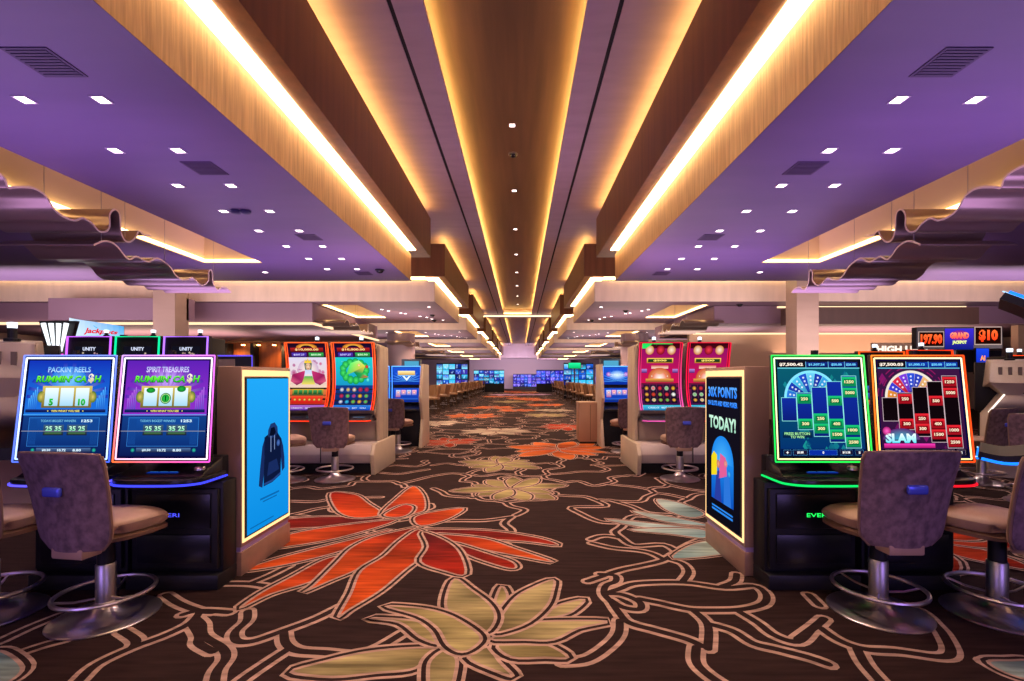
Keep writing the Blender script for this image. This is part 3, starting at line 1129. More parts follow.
def art_tall(c, kind):
    """tall curved displays of the second bank"""
    if kind == 'lady':
        c.rect(0, .0, 1, .12, hx('4a2a90'), hx('b06ac8'))
        c.rect(0, .12, 1, .38, hx('b01818'), hx('d87840'))
        c.rect(0, .38, 1, .78, hx('e8c8b0'), hx('d8d0e8'))
        c.rect(0, .78, 1, 1, hx('3a1030'), hx('120818'))
        c.up()
        for k in range(26):
            u, v = RA.uniform(.05, .95), RA.uniform(.42, .72)
            c.disc(u, v, RA.uniform(.03, .08), mixc(hx('7a1868'), hx('e05070'), RA.random()), hx('c8a0c0'), n=7)
        c.disc(.5, .61, .27, hx('fff4d8'), hx('c8a8c8'), n=20, sy=.9)
        c.up()
        for s in (-1, 1):
            c.poly([(.5 + s * .08, .60), (.5 + s * .42, .55), (.5 + s * .46, .47), (.5 + s * .30, .42), (.5 + s * .14, .46)], [hx('c83070'), hx('8a1850'), hx('d85a80'), hx('701848'), hx('a02860')])
        c.poly([(.5, .70), (.58, .64), (.60, .53), (.66, .44), (.34, .44), (.40, .53), (.42, .64)], [hx('e8e0f8'), hx('b8c8e8'), hx('d8d8f0'), hx('e8d8b8'), hx('e8d8b8'), hx('d8d8f0'), hx('b8c8e8')])
        c.up()
        c.poly([(.42, .61), (.40, .70), (.5, .75), (.60, .70), (.58, .61)], hx('4a6a58'))
        c.up()
        c.disc(.5, .655, .068, hx('f0d0b0'), hx('c89878'), n=16, sy=1.3)
        c.poly([(.40, .70), (.43, .755), (.47, .72), (.5, .775), (.53, .72), (.57, .755), (.60, .70)], hx('f0c838'))
        c.poly([(.40, .53), (.60, .53), (.68, .43), (.32, .43)], [hx('3aa850'), hx('3aa850'), hx('e8d060'), hx('e8d060')])
        c.up()
        for s in (-.028, .028):
            c.disc(.5 + s, .662, .011, hx('2a1810'), n=6)
        c.rect(.48, .622, .52, .628, hx('a02028'))
        c.rect(.10, .28, .90, .37, hx('2a5a30'), hx('c8a030'))
        c.rect(.10, .15, .90, .26, hx('c01818'), hx('f04028'))
        c.up()
        for k in range(6):
            c.rect(.14 + .125 * k, .295, .235 + .125 * k, .355, hx('103820'), hx('3a9a50'))
            c.disc(.19 + .125 * k, .205, .045, hx('ffd060'), hx('a01010'), n=8)
    elif kind == 'dragon':
        c.rect(0, .0, 1, .12, hx('0a3aa0'), hx('2a78d8'))
        c.rect(0, .12, 1, .42, hx('0a1a50'), hx('123a80'))
        c.rect(0, .42, 1, .78, hx('1890c0'), hx('20c8c8'))
        c.rect(0, .78, 1, 1, hx('281048'), hx('120818'))
        c.up()
        for k in range(14):
            a = k / 13 * 2 * PI
            c.disc(.5 + .30 * math.cos(a), .60 + .12 * math.sin(a), .09, hx('48e060'), hx('0a8a4a'), n=10)
        for k in range(20):
            u, v = RA.uniform(.08, .92), RA.uniform(.46, .74)
            c.disc(u, v, RA.uniform(.02, .05), hx('70f0e0'), hx('18a8b0'), n=6)
        c.up()
        c.poly([(.28, .54), (.40, .70), (.62, .74), (.78, .66), (.70, .56), (.86, .52), (.62, .50), (.48, .58)], [hx('2ac858'), hx('60f070'), hx('a0f890'), hx('e0d048'), hx('2aa850'), hx('e03838'), hx('1a8a48'), hx('0a7a50')])
        c.up()
        c.disc(.62, .67, .035, hx('fff8c0'), hx('e08a20'), n=10)
        c.disc(.82, .65, .04, hx('f04838'), hx('a01818'), n=10)
        for i in range(5):
            for j in range(3):
                c.disc(.18 + .16 * i, .17 + .095 * j, .06, RA.choice([hx('f0c838'), hx('c83058'), hx('38c8e0'), hx('40d868'), hx('e8e8e0')]), RA.choice([hx('6a3a18'), hx('1a3a8a'), hx('601840')]), n=10)
    else:
        c.rect(0, .0, 1, .12, hx('1a70a8'), hx('40b8d8'))
        c.rect(0, .12, 1, .44, hx('3a1048'), hx('6a1840'))
        c.rect(0, .44, 1, .90, hx('c8104a'), hx('8a1060'))
        c.rect(0, .90, 1, 1, hx('4a0818'), hx('200408'))
        c.up()
        for s in (.22, .5, .78):
            c.disc(s, .88, .11, hx('f0e0c8') if s != .5 else hx('e83848'), hx('c87830') if s != .5 else hx('700818'), n=14)
        c.disc(.5, .50, .30, hx('f8c890'), hx('c04a20'), a0=0, a1=PI, n=22, sy=.8)
        c.rect(.14, .455, .86, .50, hx('7a1030'), hx('e0a040'))
        c.rect(.16, .70, .84, .77, hx('a86a18'), hx('ffd058'))
        c.rect(.28, .625, .72, .67, hx('f0d8c0'), hx('c83838'))
        for s in (.10, .90):
            c.rect(s - .07, .57, s + .07, .62, hx('3a1a6a'), hx('b080d0'))
        for i in range(5):
            c.rect(.08 + .172 * i, .15, .235 + .172 * i, .43, hx('10101c'), hx('2a1430'))
        c.up()
        c.rect(.19, .712, .81, .758, hx('2a2a10'), hx('104a28'))
        for i in range(5):
            for j in range(3):
                c.disc(.158 + .172 * i, .20 + .09 * j, .055, RA.choice([W_, hx('f0c038'), hx('e83838'), hx('60d060')]), RA.choice([hx('a8a0a0'), hx('783010'), hx('701030')]), n=10)
        c.disc(.5, .505, .19, hx('fff8f0'), hx('e06838'), a0=0, a1=PI, n=14, sy=.8)
        for k in range(5):
            c.disc(.3 + .1 * k, .53 + .012 * (2 - abs(k - 2)), .03, hx('fff0c0'), hx('40a060') if k % 2 else hx('c02040'), n=7)
        c.up()
        c.text("$500", .5, .735, .03, hx('ffe070'), w=.34, bold=.04)
        if kind == 'red_green':
            c.poly([(.02, .98), (.30, .98), (.12, .90), (.02, .90)], hx('20e060'))
            c.rect(.30, .965, .8, .98, hx('20e060'))
    if kind in ('lady', 'dragon'):
        c.up()
        c.rect(.08, .86, .92, .91, hx('6a1010'), hx('b02020'))
        c.rect(.10, .79, .48, .845, hx('38207a'), hx('5030b0'))
        c.rect(.54, .79, .92, .845, hx('186a30'), hx('38b050'))
        c.disc(.5, .90, .28, hx('f0b040'), hx('b05a18'), a0=0, a1=PI, n=16, r0=.16, sy=.5)
        c.up()
        c.text("$10,000.00", .5, .885, .032, hx('ffd890'), w=.6, bold=.03)
        c.text("$507.27", .29, .818, .026, hx('d0c8ff'), w=.28, bold=.02)
        c.text("$50.00", .73, .818, .026, hx('d8ffd8'), w=.26, bold=.02)
        c.text("CREDITS   BET   WIN", .5, .055, .03, hx('e8f0ff'), w=.7)
    else:
        c.up()
        c.text("CREDIT  BET  WIN", .5, .065, .035, hx('e0f8ff'), w=.7)


def art_blue(c, upper, alt=False):
    c.rect(0, 0, 1, 1, hx('0a2a90'), hx('1a50d0'))
    c.up()
    if upper:
        for k in range(13):
            a = PI * k / 12
            c.poly([(.5, .2), (.5 + .6 * math.cos(a - .06), .2 + .7 * math.sin(a - .06)), (.5 + .6 * math.cos(a + .06), .2 + .7 * math.sin(a + .06))], [hx('60b8ff'), hx('1a50d0'), hx('1a50d0')])
        c.up()
        if alt:
            c.disc(.5, .55, .32, hx('d0f0ff'), hx('3078e0'), n=18, sy=.6)
            c.rect(.2, .46, .8, .62, hx('c8d8f0'), W_)
            for s in (.18, .82):
                c.disc(s, .6, .10, hx('f0b0e0'), hx('6a40c0'), n=8)
        else:
            c.rect(.18, .56, .82, .80, hx('d09838'), hx('fff0b0'))
            c.poly([(.34, .5), (.5, .22), (.66, .5), (.58, .5), (.5, .36), (.42, .5)], hx('e0f0ff'))
            c.poly([(.12, .50), (.88, .50), (.78, .54), (.22, .54)], hx('8ad0ff'))
    else:
        for i in range(4):
            c.rect(.10 + .2 * i, .50 if i else .35, .27 + .2 * i, .86, hx('b05890') if i == 0 else hx('6a78d0'), hx('ffb0c0') if i % 2 else hx('c0d8ff'))
        c.up()
        for i in range(4):
            c.disc(.185 + .2 * i, .68, .05, hx('fff0e0'), hx('e06a60'), n=8)
        c.rect(.05, .08, .95, .28, hx('0a1a60'), hx('2a60d0'))


def art_small(c):
    c.rect(0, 0, 1, .8, hx('140a28'), hx('1a1030'))
    c.rect(0, .8, 1, 1, hx('0a0a60'), hx('101a90'))
    c.up()
    c.poly([(.12, .90), (.88, .90), (.78, .50), (.22, .50)], [hx('808a98'), hx('808a98'), hx('40485a'), hx('40485a')])
    c.up()
    c.poly([(.15, .885), (.85, .885), (.765, .51), (.235, .51)], hx('10101c'))
    c.up()
    c.text("UNITY", .5, .85, .05, hx('d0d8f0'), w=.32, bold=.04)
    for k in range(26):
        c.disc(RA.uniform(.26, .74), RA.uniform(.52, .80), RA.uniform(.02, .05), RA.choice([hx('c8b090'), hx('908078'), hx('d0a0a8'), hx('e0d0b0')]), hx('3a3038'), n=7)
    for i in range(5):
        for j in range(3):
            c.rect(.12 + .155 * i, .10 + .12 * j, .255 + .155 * i, .20 + .12 * j, hx('2a1a50'), RA.choice([hx('c06040'), hx('4060c0'), hx('c0b050'), hx('60b070')]))


# ------------------------------------------------------------------ slot machines of the two front banks
def front_machine(X, Y, label, neon_outer, neon_inner, deck_col, art, emblem):
    t = thing('slot_machine', label, 'slot machine', (X, Y, 0), 0, 'slot machines of the front banks')
    w = .305
    m = MB()
    m.box(-w, w, .03, .185, .10, .70)
    m.box(-.14, .14, .185, .58, .10, .70)
    m.box(-w + .02, w - .02, -.0, .03, .13, .66)
    m.box(-w * .82, w * .82, .10, .185, .68, .86)
    m.box(-.14, .14, .185, .50, .68, .86)
    m.build('cabinet', BLACK, t, bevel=.008)
    m = MB()
    m.box(-w, w, -.03, .19, 0, .10)
    m.box(-.145, .145, .19, .60, 0, .10)
    m.build('base', BLACK, t, bevel=.01)
    m = MB()
    m.box(-w + .06, w - .06, -.012, 0.0, .17, .36)
    m.box(-w + .06, w - .06, -.012, 0.0, .40, .63)
    m.build('door', GLOSS, t, bevel=.006)
    c = Canvas(flat_surface((-.075 + (.025 if X > 0 else -.03), -.0135, .472), (.15, 0, 0), (0, 0, .036)), .15 / .036)
    c.text("EVERI", .5, .5, .7, emblem, w=.95, bold=.0)
    c.build('emblem', NEON, t)
    # button deck: a slab with a rounded front
    prof = [(-.285, .10), (-.285, -.12), (-.26, -.18), (-.20, -.22), (-.1, -.235), (.1, -.235), (.20, -.22), (.26, -.18), (.285, -.12), (.285, .10)]
    m = MB()
    m.prism_z(prof, .715, .765)
    m.hexa([(-.27, -.14, .765), (.27, -.14, .765), (.27, .08, .765), (-.27, .08, .765)], [(-.26, -.08, .80), (.26, -.08, .80), (.26, .10, .86), (-.26, .10, .86)])
    m.build('button_deck', GLOSS, t, bevel=.006)
    m = MB()
    edge = [(x * 1.008, y * 1.012 - .002, .732) for x, y in [(p.x, p.y) for p in catmull(prof[0:5] + prof[5:], n=3)]]
    m.tube(edge, .007, 6, cols=[deck_col] * len(edge))
    m.build('deck_edge_light', NEON, t)
    c = Canvas(flat_surface((-.10, -.115, .785), (.20, 0, 0), (0, .10, .028)), 2)
    c.rect(0, 0, 1, 1, hx('0a1a70'), hx('1a60d0'))
    c.up()
    for i in range(3):
        c.rect(.06 + .31 * i, .2, .32 + .31 * i, .8, hx('2a80e8'), hx('88d0ff'))
    c.build('deck_display', SCREEN, t)
    m = MB()
    m.lathe([(.032, .80), (.032, .815), (.026, .822), (0, .824)], 16, .215, -.07)
    m.build('play_button', CHROME, t, smooth=True)
    # display housing
    zb, zt, yb, yt, wb, wt = .855, 1.545, -.115, -.045, .3135, .3045
    m = MB()
    d = .055
    m.hexa([(-wb, yb, zb), (wb, yb, zb), (wb - .02, yb + d, zb), (-wb + .02, yb + d, zb)], [(-wt, yt, zt), (wt, yt, zt), (wt - .02, yt + d, zt), (-wt + .02, yt + d, zt)])
    m.hexa([(-.14, -.06, .86), (.14, -.06, .86), (.14, .34, .82), (-.14, .34, .82)], [(-.14, .0, 1.30), (.14, .0, 1.30), (.14, .16, 1.26), (-.14, .16, 1.26)])
    m.build('display_housing', BLACK, t, bevel=.006)
    asp = 2 * wb / .69

    def S(u, v):
        ww = wb + (wt - wb) * v
        return (Vector((-ww + 2 * ww * u, yb + (yt - yb) * v - .002, zb + (zt - zb) * v)), Vector((0, -.995, -.10)))
    i0, i1, j0, j1 = .066, .934, .06, .945

    def Si(u, v):
        return S(i0 + (i1 - i0) * u, j0 + (j1 - j0) * v)
    c = Canvas(Si, asp * (i1 - i0) / (j1 - j0) * 1.0, step=.0005)
    c.rect(-.03, -.025, 1.03, 1.02, hx('08083a') if art != 'green' else hx('06101c'))
    c.up()
    if art in ('blue', 'purple'):
        art_cash(c, art == 'purple')
    else:
        art_wheel(c, art == 'green')
    c.build('screen', SCREEN, t)
    # two bands of light round the picture, each a slim bar
    m = MB()

    def band(a, r, cols):
        P = [S(a, a * asp), S(1 - a, a * asp), S(1 - a, 1 - a * asp), S(a, 1 - a * asp)]
        P = [p + n * .004 for p, n in P]
        for k in range(4):
            p, q = P[k], P[(k + 1) % 4]
            ca, cb = cols[k], cols[(k + 1) % 4]
            N = 6
            m.tube([p.lerp(q, j / N) for j in range(N + 1)], r, 6, cols=[mixc(ca, cb, j / N) for j in range(N + 1)])
    band(.008, .0048, neon_outer)
    band(.036, .0046, neon_inner)
    m.build('neon_frame', NEON, t)
    m = MB()
    m.lathe([(.022, 1.542), (.022, 1.575)], 14, .0, -.02, 0)
    m.build('candle_base', BLACK, t)
    return t


bw, mg = hx('c8d4ff', 1.3), hx('ff50d8', 1.3)
front_machine(-2.923, 3.2, "blue slot machine with white and blue light frame beside the cream machine back", [hx('5a78ff'), hx('4a68ff'), hx('7a90ff'), hx('7a90ff')],
              [hx('a8c8ff', 1.5), hx('a8c8ff', 1.5), hx('e8f0ff', 1.5), hx('e8f0ff', 1.5)], hx('5a50ff', 1.2), 'blue', hx('4a50ff'))
front_machine(-2.285, 3.2, "purple slot machine with pink and white light frame beside the hooded-sweatshirt poster stand", [hx('ff6a30', 1.2), hx('ff58d8'), hx('e878ff', 1.1), hx('d0a0ff')],
              [hx('ffb0d0', 1.4), hx('ffd8f8', 1.5), hx('ffe8ff', 1.5), hx('f0e8ff', 1.5)], hx('3a40ff', 1.2), 'purple', hx('4a50ff', 1.2))
front_machine(1.935, 3.2, "green framed slot machine with green wheel game beside the points poster stand", [hx('20e858'), hx('28ff50'), hx('60ff70'), hx('30e858')],
              [hx('ffe8a0', 1.4), hx('fff0a8', 1.4), hx('fff8c8', 1.4), hx('d8ffc0', 1.4)], hx('10d860'), 'green', hx('20ff60', 1.3))
front_machine(2.585, 3.2, "orange framed slot machine with red and pink wheel game", [hx('ff6a18', 1.1), hx('ff4818', 1.1), hx('ff4a18', 1.1), hx('ff8028', 1.1)],
              [hx('ffc860', 1.4), hx('ffd890', 1.4), hx('fff0b8', 1.4), hx('ffe8a0', 1.4)], hx('ff1828'), 'red', hx('20ff60'))


# ------------------------------------------------------------------ tall curved machines of the second banks
CURVE = [(-.16, .90), (-.07, 1.05), (-.02, 1.25), (-.02, 1.5), (-.05, 1.72), (-.10, 1.92)]


def curve_at(v):
    n = len(CURVE) - 1
    i = min(int(v * n), n - 1)
    t = v * n - i
    p0, p1, p2, p3 = (Vector(CURVE[max(0, min(n, k))]) for k in (i - 1, i, i + 1, i + 2))
    return 0.5 * ((2 * p1) + (p2 - p0) * t + (2 * p0 - 5 * p1 + 4 * p2 - p3) * t * t + (3 * p1 - p0 - 3 * p2 + p3) * t ** 3)


def tall_machine(X, Y, label, art, neon, rz=0.0, side_panel=0, scale=1.0, body=CREAM, grp='tall curved slot machines'):
    t = thing('slot_machine', label, 'slot machine', (X, Y, 0), rz, grp)
    if scale != 1:
        t.scale = (1, 1, scale)
    w = .33
    m = MB()
    m.box(-w, w, .10, .60, .0, .74)
    prof = [(.10, .74), (.60, .74), (.60, 1.85), (.45, 1.90)] + [(p.x + .05, p.y) for p in (curve_at(v) for v in (1, .8, .6, .4, .2, 0))]
    m.prism_x(prof, -w, w)
    m.build('cabinet', [body], t, bevel=.008)
    m = MB()
    for k in range(12):
        a, b = curve_at(k / 12), curve_at((k + 1) / 12)
        m.hexa([(-w, a.x, a.y), (w, a.x, a.y), (w, a.x + .045, a.y), (-w, a.x + .045, a.y)], [(-w, b.x, b.y), (w, b.x, b.y), (w, b.x + .045, b.y), (-w, b.x + .045, b.y)])
    m.build('display_housing', BLACK, t)

    def S(u, v):
        p = curve_at(v)
        d = curve_at(min(1, v + .02)) - curve_at(max(0, v - .02))
        n = Vector((0, -d.y, d.x)).normalized()
        return Vector((-w + .035 + (2 * w - .07) * u, p.x, p.y)), n
    c = Canvas(S, (2 * w - .07) / 1.03, step=.0009, nv=16)
    art_tall(c, art)
    c.build('screen', SCREEN, t)
    m = MB()
    for s in (-1, 1):
        for q, r in ((w - .008, .011), (w - .038, .006)):
            P, C = [], []
            for k in range(17):
                p, n = S(.5, k / 16)
                P.append(Vector((s * q, p.y, p.z)) + n * .01)
                C.append(mixc(neon[0], neon[1], k / 16))
            m.tube(P, r, 6, cols=C)
    p, n = S(.5, 1)
    m.tube([(-w + .01, p.y - .008, p.z), (w - .01, p.y - .008, p.z)], .008, 6, cols=[neon[1], neon[1]])
    m.build('neon_frame', NEON, t)
    m = MB()
    prof2 = [(-.31, .14), (-.31, -.22), (-.25, -.29), (.25, -.29), (.31, -.22), (.31, .14)]
    m.prism_z(prof2, .73, .77)
    m.hexa([(-.29, -.20, .77), (.29, -.20, .77), (.29, .05, .77), (-.29, .05, .77)], [(-.29, -.14, .80), (.29, -.14, .80), (.29, .08, .89), (-.29, .08, .89)])
    m.build('button_deck', mat('deck_grey', hx('3a3640'), .3), t, bevel=.008)
    c = Canvas(flat_surface((-.20, -.15, .795), (.40, 0, 0), (0, .14, .055)), 3)
    c.rect(0, 0, .45, 1, hx('0a2050'), hx('58a0d8'))
    c.rect(.55, 0, 1, 1, hx('7aa0c8'), hx('d8f0ff'))
    c.build('deck_display', SCREEN, t)
    m = MB()
    m.tube([(-.31, -.22, .75), (-.25, -.295, .75), (.25, -.295, .75), (.31, -.22, .75)], .008, 6, cols=[neon[0]] * 4)
    m.build('deck_edge_light', NEON, t)
    if side_panel:
        m = MB()
        x0, x1 = sorted((side_panel * w, side_panel * (w + .05)))
        m.box(x0, x1, .0, .48, .0, 1.88)
        m.box(x0 - .004, x1 + .004, .20, .23, .3, 1.86, 1)
        m.box(x0 - .004, x1 + .004, .36, .375, .3, 1.86, 1)
        m.build('side_panel', [CREAM, STEEL], t, bevel=.006)
    m = MB()
    m.lathe([(.05, 1.90), (.05, 1.93), (.028, 1.935), (.028, 1.99)], 14, 0, .3)
    m.build('candle_base', BLACK, t)
    m = MB()
    m.lathe([(.028, 1.99), (.03, 2.03), (.02, 2.04), (0, 2.042)], 14, 0, .3)
    m.build('candle_light', glow('candle_light', (.75, .85, 1), 2.2), t)
    return t


RN = (hx('ff3a18', 1.1), hx('ff5a28', 1.0))
tall_machine(-3.235, 7.42, "tall red framed slot machine showing a white robed lady", 'lady', RN)
tall_machine(-2.53, 7.42, "tall red framed slot machine showing a green dragon on blue", 'dragon', RN, side_panel=1)
RP = (hx('e81848', 1.0), hx('d81838', .9))
tall_machine(2.135, 7.42, "tall crimson slot machine with a green lit top corner", 'red_green', (hx('d850a0'), hx('d81838', .9)), side_panel=-1)
tall_machine(2.865, 7.42, "tall crimson slot machine half hidden behind the points poster stand", 'red', RP)


def bench(X0, X1, Y, label, end):
    t = thing('machine_bench', label, 'bench', ((X0 + X1) / 2, Y, 0), 0, 'pale plinth benches under the tall machines')
    w = (X1 - X0) / 2
    m = MB()
    m.prism_x([(-.42, .15), (-.46, .28), (-.40, .42), (.09, .42), (.09, .15)], -w, w)
    m.build('bench_body', BENCH, t, bevel=.012)
    m = MB()
    m.box(-w, w, -.36, .09, 0, .149)
    m.build('toe_kick', BLACK, t)
    m = MB()
    x0, x1 = (w, w + .06) if end > 0 else (-w - .06, -w)
    m.prism_x([(-.50, 0), (-.56, .29), (-.47, .44), (.62, .44), (.62, 0)], x0, x1)
    m.build('end_panel', CREAM, t, bevel=.01)
    m = MB()
    m.box(-.003, .003, -.475, -.455, .17, .40)
    m.build('joint', DARK, t)
    return t


bench(-3.60, -2.13, 7.42, "pale purple plinth bench under the lady and dragon machines", 1)
bench(1.73, 3.24, 7.42, "pale plinth bench under the two crimson machines", -1)


# ------------------------------------------------------------------ twin-screen blue machines of the third banks
def twin_machine(X, Y, label, alt=False, panel=0, grp='blue twin screen machines', rz=0):
    t = thing('slot_machine', label, 'slot machine', (X, Y, 0), rz, grp)
    w = .30
    m = MB()
    m.box(-w, w, .0, .55, .0, .74)
    m.box(-w, w, .10, .50, .74, 1.63)
    m.build('cabinet', BLACK, t, bevel=.01)
    m = MB()
    m.hexa([(-w, -.20, .72), (w, -.20, .72), (w, .10, .72), (-w, .10, .72)], [(-w, -.20, .76), (w, -.20, .76), (w, .10, .86), (-w, .10, .86)])
    m.build('button_deck', GLOSS, t, bevel=.008)
    for nm, z0, z1, y0, y1, up in (('screen', .88, 1.19, .04, .09, False), ('top_screen', 1.23, 1.61, .09, .04, True)):
        m = MB()
        m.hexa([(-w, y0, z0), (w, y0, z0), (w, .2, z0), (-w, .2, z0)], [(-w, y1, z1), (w, y1, z1), (w, .2, z1), (-w, .2, z1)])
        h = m.build(nm + '_housing', BLACK, t)
        c = Canvas(flat_surface((-w + .03, y0 - .003, z0 + .015), (2 * w - .06, 0, 0), (0, y1 - y0, z1 - z0 - .03)), (2 * w - .06) / (z1 - z0), step=.001)
        art_blue(c, up, alt)
        c.build(nm, SCREEN, t)
    m = MB()
    for s in (-1, 1):
        m.tube([(s * (w - .012), .03, .88), (s * (w - .012), .05, 1.2), (s * (w - .012), .03, 1.61)], .010, 6, cols=[hx('4a90ff', 1.2)] * 3)
    m.tube([(-w + .01, .035, 1.615), (w - .01, .035, 1.615)], .010, 6, cols=[hx('5aa8ff', 1.2)] * 2)
    m.build('neon_frame', NEON, t)
    if panel:
        m = MB()
        x0, x1 = sorted((panel * w, panel * (w + .06)))
        m.prism_x([(-.22, 0), (-.02, .55), (-.22, .98), (.0, 1.66), (.56, 1.66), (.62, 0)], x0, x1)
        m.build('side_panel', CREAM, t, bevel=.008)
    return t


twin_machine(-2.30, 9.75, "blue twin screen slot machine with angular cream side panel facing the aisle", False, 1)
twin_machine(-2.93, 9.75, "blue twin screen slot machine hidden mostly behind the dragon machine", True, 0)
twin_machine(1.97, 9.75, "blue twin screen slot machine behind the low tan cabinet", True, -1)
twin_machine(2.60, 9.75, "blue twin screen slot machine behind the green lit crimson machine", False, 0)
m = MB()
t = thing('low_cabinet', "low tan wood cabinet standing at the end of the blue twin screen machines", 'cabinet', (1.47, 10.1, 0))
m.box(-.235, .235, 0, .5, .05, .84)
m.build('body', mat('tan_wood', hx('9a7460'), .45, noise=(.12, (6, 6, 1))), t, bevel=.006)
m = MB()
m.box(-.245, .245, -.01, .51, .84, .875)
m.build('top', mat('tan_top', hx('b08c78'), .4), t, bevel=.006)
m = MB()
m.box(-.22, .22, .02, .48, 0, .05)
m.build('plinth', DARK, t)
m = MB()
m.box(-.003, .003, -.004, .002, .08, .82)
m.build('door_joint', DARK, t)


# ------------------------------------------------------------------ poster stands
def kiosk(X, label, side, art):
    """a slim upright stand whose lit poster faces the aisle; side=+1: poster faces +x"""
    t = thing('poster_stand', label, 'advertising stand', (X, 3.4, 0), 0)
    D, L, H = .175, .72, 1.475
    x0, x1 = (-D, 0) if side > 0 else (0, D)
    m = MB()
    m.box(x0, x1, 0, L, .20, H)
    m.build('body', KIOSKM, t, bevel=.006)
    m = MB()
    m.box(x0, x1, 0, L, 0, .165)
    m.build('plinth', KIOSKB, t, bevel=.004)
    m = MB()
    m.box(x0 + .012, x1 - .012, .012, L - .012, .165, .20)
    m.build('shadow_gap', mat('lilac_gap', hx('a890c8'), .4), t)  # pale lilac strip set back above the plinth
    e = side * .0015
    y0, y1, z0, z1 = .0, .70, .23, 1.45

    def surf(y0, y1, z0, z1, off):
        if side > 0:
            return flat_surface((off, y0, z0), (0, y1 - y0, 0), (0, 0, z1 - z0))
        return flat_surface((-off, y1, z0), (0, -(y1 - y0), 0), (0, 0, z1 - z0))
    # light channel round the poster
    m = MB()
    o = side * .006
    for a in ((.008, .026, z0, z1), (y1 - .024, y1, z0, z1), (.026, y1 - .024, z0, z0 + .02), (.026, y1 - .024, z1 - .045, z1)):
        m.box(min(0, o), max(0, o), *a)
    m.build('light_frame', LED_FRAME, t)
    m = MB()
    m.box(min(0, side * .012), max(0, side * .012), .034, y1 - .03, z0 + .028, z1 - .052)
    m.build('poster_frame', BLACK, t)
    A = (.046, y1 - .038, z0 + .038, z1 - .062)
    c = Canvas(surf(*A, .0125), (A[1] - A[0]) / (A[3] - A[2]), step=.0008)
    art(c)
    c.build('poster', SCREEN, t)
    return t


def art_hoodie(c):
    c.rect(0, 0, 1, 1, hx('0a86d8'), hx('1fa0ec'))
    c.up()
    navy, navy2 = hx('0b1638'), hx('16285a')
    # body, sleeves, hood
    c.poly([(.36, .27), (.57, .275), (.78, .305), (.81, .56), (.70, .615), (.55, .63), (.38, .60)], navy)
    c.poly([(.40, .605), (.33, .54), (.28, .40), (.25, .285), (.33, .265), (.36, .33), (.39, .46)], navy2)
    c.poly([(.79, .575), (.85, .51), (.885, .42), (.89, .345), (.82, .325), (.80, .40), (.785, .48)], navy2)
    c.poly([(.46, .60), (.47, .645), (.53, .685), (.63, .69), (.70, .655), (.71, .61), (.62, .585), (.54, .585)], hx('1c3468'))
    c.up()
    c.poly([(.50, .605), (.53, .655), (.62, .66), (.66, .62), (.60, .60)], hx('060c22'))
    c.poly([(.44, .33), (.48, .42), (.68, .43), (.74, .35)], navy2)
    c.poly([(.37, .275), (.57, .28), (.78, .31), (.78, .325), (.57, .295), (.37, .29)], hx('24407c'))
    c.rect(.525, .49, .54, .60, hx('7a90c0'))
    c.rect(.615, .50, .63, .60, hx('7a90c0'))
    c.disc(.72, .54, .045, hx('4a70b8'), hx('24407c'), n=10)
    for k, (a, b) in enumerate(((.28, .74),)):
        c.rect(a, .185, b, .198, hx('0a62a8'))
    c.rect(.34, .165, .68, .174, hx('0a62a8'))
    c.rect(.06, .03, .6, .038, hx('0a62a8'))


def art_points(c):
    c.rect(0, 0, 1, 1, hx('0c0a14'), hx('14101c'))
    c.up()
    c.text("30X POINTS", .5, .905, .075, hx('1f7cff'), hx('5aa8ff'), w=.86, bold=.04)
    c.text("ON SLOTS AND VIDEO POKER", .5, .825, .036, hx('1f7cff'), hx('4a98ff'), w=.88, bold=.05)
    c.text("TODAY!", .5, .69, .095, hx('9ad0b8'), hx('c8f0d8'), w=.80, bold=.04)
    # arched picture
    c.rect(.18, .14, .84, .42, hx('0a48b0'), hx('1a80e0'))
    c.disc(.51, .42, .33, hx('4ab0f0'), hx('1a80e0'), a0=0, a1=PI, n=20)
    c.up()
    c.poly([(.18, .30), (.36, .32), (.36, .46), (.26, .48), (.18, .44)], hx('e8d020'))
    c.poly([(.42, .30), (.66, .34), (.62, .46), (.46, .48)], hx('d85a90'))
    c.poly([(.28, .14), (.34, .34), (.44, .36), (.50, .14)], hx('283a98'))
    c.poly([(.56, .14), (.58, .34), (.72, .36), (.78, .14)], hx('2a70d0'))
    c.disc(.40, .40, .055, hx('e8a080'), hx('b06a58'), n=10)
    c.disc(.62, .42, .05, hx('f0b090'), hx('c07060'), n=10)
    c.disc(.72, .36, .05, hx('40c0e8'), hx('2060c0'), n=10)
    c.rect(.2, .06, .82, .075, hx('2a80e0'))
    c.rect(.2, .085, .82, .097, hx('2a80e0'))


kiosk(-1.957, "slim upright stand with a bright blue lit poster of a dark hooded sweatshirt", 1, art_hoodie)
kiosk(1.578, "slim upright stand with a black lit poster reading 30X POINTS TODAY", -1, art_points)


